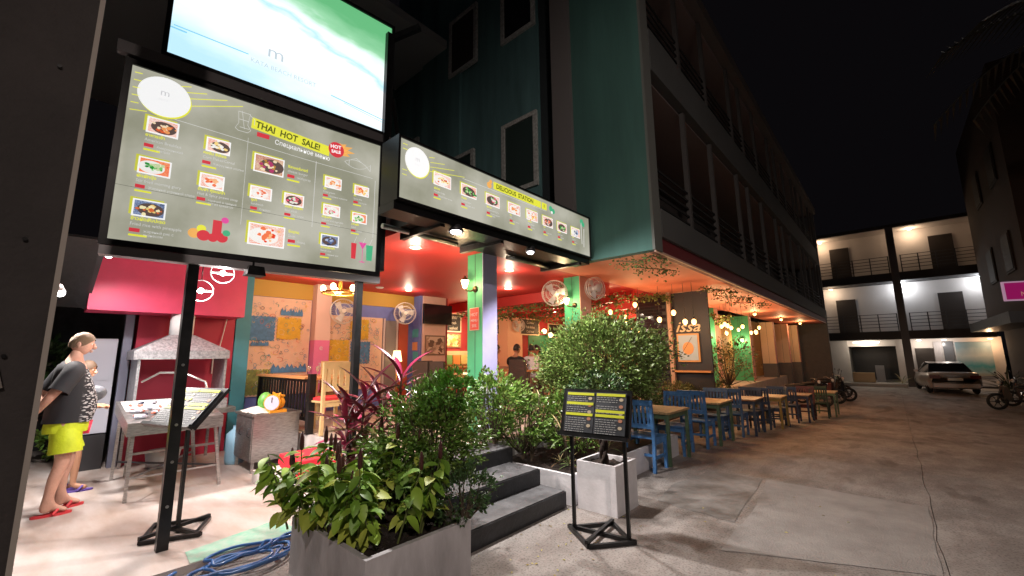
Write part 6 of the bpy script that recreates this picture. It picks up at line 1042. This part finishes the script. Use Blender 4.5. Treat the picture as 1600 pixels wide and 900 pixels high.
F('ground_band', fs_, -3.4, 5.6, YF + .5, YF + .9, -.5, -.3); sm = bpy.data.materials.new('sea_mural'); sm.use_nodes = True
def _sea():
    nt = sm.node_tree; b = nt.nodes['Principled BSDF']; tc = nt.nodes.new('ShaderNodeTexCoord'); sp = nt.nodes.new('ShaderNodeSeparateXYZ'); nt.links.new(tc.outputs['Generated'], sp.inputs[0]); n = nt.nodes.new('ShaderNodeTexNoise'); n.inputs['Scale'].default_value = 4; n.inputs['Detail'].default_value = 6; nt.links.new(tc.outputs['Generated'], n.inputs[0])
    m = nt.nodes.new('ShaderNodeMath'); m.operation = 'MULTIPLY_ADD'; m.inputs[1].default_value = .3; nt.links.new(n.outputs[0], m.inputs[0]); nt.links.new(sp.outputs[2], m.inputs[2]); r = nt.nodes.new('ShaderNodeValToRGB'); e = r.color_ramp.elements; e[0].color = (.45, .40, .30, 1); e[0].position = .15; e[1].color = (.2, .3, .35, 1); e[1].position = 1.1
    for p, c in ((.28, (.35, .5, .5)), (.42, (.08, .35, .38)), (.55, (.3, .42, .45)), (.75, (.45, .5, .5))): x = e.new(p); x.color = (*c, 1)
    nt.links.new(m.outputs[0], r.inputs[0]); nt.links.new(r.outputs[0], b.inputs['Base Color'])
_sea(); F('mural_picture', sm, 2.62, 3.95, YF + .54, YF + .599, .25, 2.05)
def glamp(x, z, lab, p, col, y=YF + .9):
    t = thing('gallery_lamp', lab, 'lamp', (x, y, z)); MB().lathe((0, 0, 0), [(0, -.05), (.08, -.03), (.1, 0)], 12).build('lens', emis('gal_%d' % int(col[2] * 100), col, 9), t); lamp('POINT', 'gallery_light', (x, y - .1, z - .25), p, col, t, .08)
glamp(-2.75, 8.75, 'warm lamp at the left end of the top gallery', 26, (1, .68, .42)); glamp(1.6, 8.8, 'warm lamp on the ceiling of the top gallery right of the pier', 32, (1, .70, .45)); glamp(-2.5, 5.6, 'warm lamp at the left end of the middle gallery', 30, (1, .74, .5)); glamp(.95, 5.65, 'cool white lamp beside the pier in the middle gallery', 60, (.9, .95, 1.0)); glamp(3.95, 5.6, 'cool white lamp at the right end of the middle gallery', 38, (.9, .95, 1.0))
glamp(-1.1, 2.2, 'white strip lamp over the dark shop front', 45, (1, .85, .66), YF + .3); glamp(2.2, 2.2, 'small white lamp over the glass door', 18, (1, .9, .8), YF + .1); glamp(3.9, 2.2, 'orange lamp over the right end of the white wall', 34, (1, .6, .32), YF + .1); glamp(1.2, 2.2, 'small lamp beside the pier at street level', 20, (1, .85, .7), YF + .1); MB().bx(-1.7, -.5, YF + .2, YF + .26, 2.1, 2.16).build('strip_tube', emis('strip_white', (1, .9, .75), 8), fb, True)
for x, lb in ((.15, 'small potted palm at the foot of the pier'), (-2.75, 'small potted palm left of the dark shop front')): cordyline('potted_palm', (x, YF - .6, -.35), lb, 18, .6, pal_ms, int(x * 10) + 40, 1, .3)
# ================================================================ RIGHT SIDE
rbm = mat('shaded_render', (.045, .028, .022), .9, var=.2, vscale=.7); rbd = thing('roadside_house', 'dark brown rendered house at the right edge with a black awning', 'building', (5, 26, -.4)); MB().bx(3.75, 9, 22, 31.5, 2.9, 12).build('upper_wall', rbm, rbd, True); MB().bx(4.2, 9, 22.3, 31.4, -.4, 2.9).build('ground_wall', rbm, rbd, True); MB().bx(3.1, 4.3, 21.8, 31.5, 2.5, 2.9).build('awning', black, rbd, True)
for z in (4.5, 8.0):
    for y in (23.5, 27): w_ = MB().bx(3.70, 3.76, y, y + 1.4, z, z + 1.5).build('window', mat('brown_sash', (.03, .02, .016), .8), rbd, True); MB().bx(3.68, 3.699, y + .08, y + 1.32, z + .08, z + 1.42).build('pane', mat('dull_pane', (.015, .015, .016), .7), w_, True)
MB().bx(4.15, 4.2, 23.5, 24.6, -.4, 1.8).build('door', mat('brown_sash', (.06, .04, .03)), rbd, True)
gs = thing('pink_shop_sign', 'small magenta shop sign glowing at the right edge of the view', 'sign', (3.15, 22.3, 3.28), PI / 9); MB().bx(0, 1.6, 0, .08, 0, .68).build('box', emis('sign_rim', (.6, .35, .5), .5), gs); MB().bx(.05, 1.55, -.006, 0, .05, .63).build('face', emis('magenta_face', (.34, .01, .12), .6), gs); m = MB(); text_mb(m, 'SHOP\nMASSAGE', .8, .38, .22, -.009, 'CENTER', xs=.8); m.build('lettering', emis('gold_letter', (.6, .3, .2), .6), gs)
cordyline('palm_shrub', (2.95, 24.0, -.4), 'spiky fan of palm blades in front of the white wall at right', 44, .95, [leaf_mesh('long_leaf', 1, .05, .5, .5, 6, fol_mat('palm_dark', (.05, .07, .03), .1))] * 3, 31, 1, .9)
plm = thing('palm_tree', 'tall dim palm tree leaning in from the top right', 'tree', (3.4, 10.5, gz(10.5))); MB().tube([(0, 0, 0), (.1, .1, 2.5), (.1, .3, 5), (0, .5, 7.2)], [.18, .14, .12, .1], 10).build('trunk', mat('palm_bark', (.03, .022, .018), .9, bump=.8, bscale=30, stretch=(1, 1, 6)), plm); fr = random.Random(6)
fmz = fol_mat('frond_leaf', (.012, .013, .01), .5)
for i in range(13):
    a = i * 2.4; L = fr.uniform(1.8, 2.5); e0 = fr.uniform(.1, .9); mb = MB(); P_ = []
    for k in range(12): u = k / 11; P_.append(Vector((math.cos(a) * L * u, math.sin(a) * L * u + .5, 7.2 + math.sin(e0) * L * u - 1.3 * u * u * L * .5)))
    mb.tube(P_, .015, 5)
    for k in range(2, 12):
        for s in (-1, 1):
            for h in (0, .5): p = P_[k].lerp(P_[k - 1], h); sd = Vector((-math.sin(a), math.cos(a), 0)) * s; q = p + sd * .5 + Vector((math.cos(a) * .2, math.sin(a) * .2, -.22)); w = Vector((math.cos(a), math.sin(a), 0)) * .025; mb.add([p - w, p + w, q], [(0, 1, 2)])
    mb.build('frond', fmz, plm)
for i, (x, y) in enumerate(((-3.6, 17.4), (-3.4, 21.2), (-3.2, 24.8))):
    t = thing('soffit_lamp', ('first warm lamp under the soffit past the string of bulbs', 'second warm lamp under the soffit before the cream pillars', 'last warm lamp under the soffit by the motorbikes')[i], 'lamp', (x, y, 3.0)); MB().ball((0, 0, 0), (.06, .06, .05), 12, 8).build('globe', bulb, t); MB().cyl((0, 0, .03), (0, 0, .095), .03, n=8).build('socket', black, t); lamp('POINT', 'soffit_light', (x, y, 2.85), 30, (1, .62, .3), t, .08)
index_kids()
# the top level things carry their labels; nothing else does
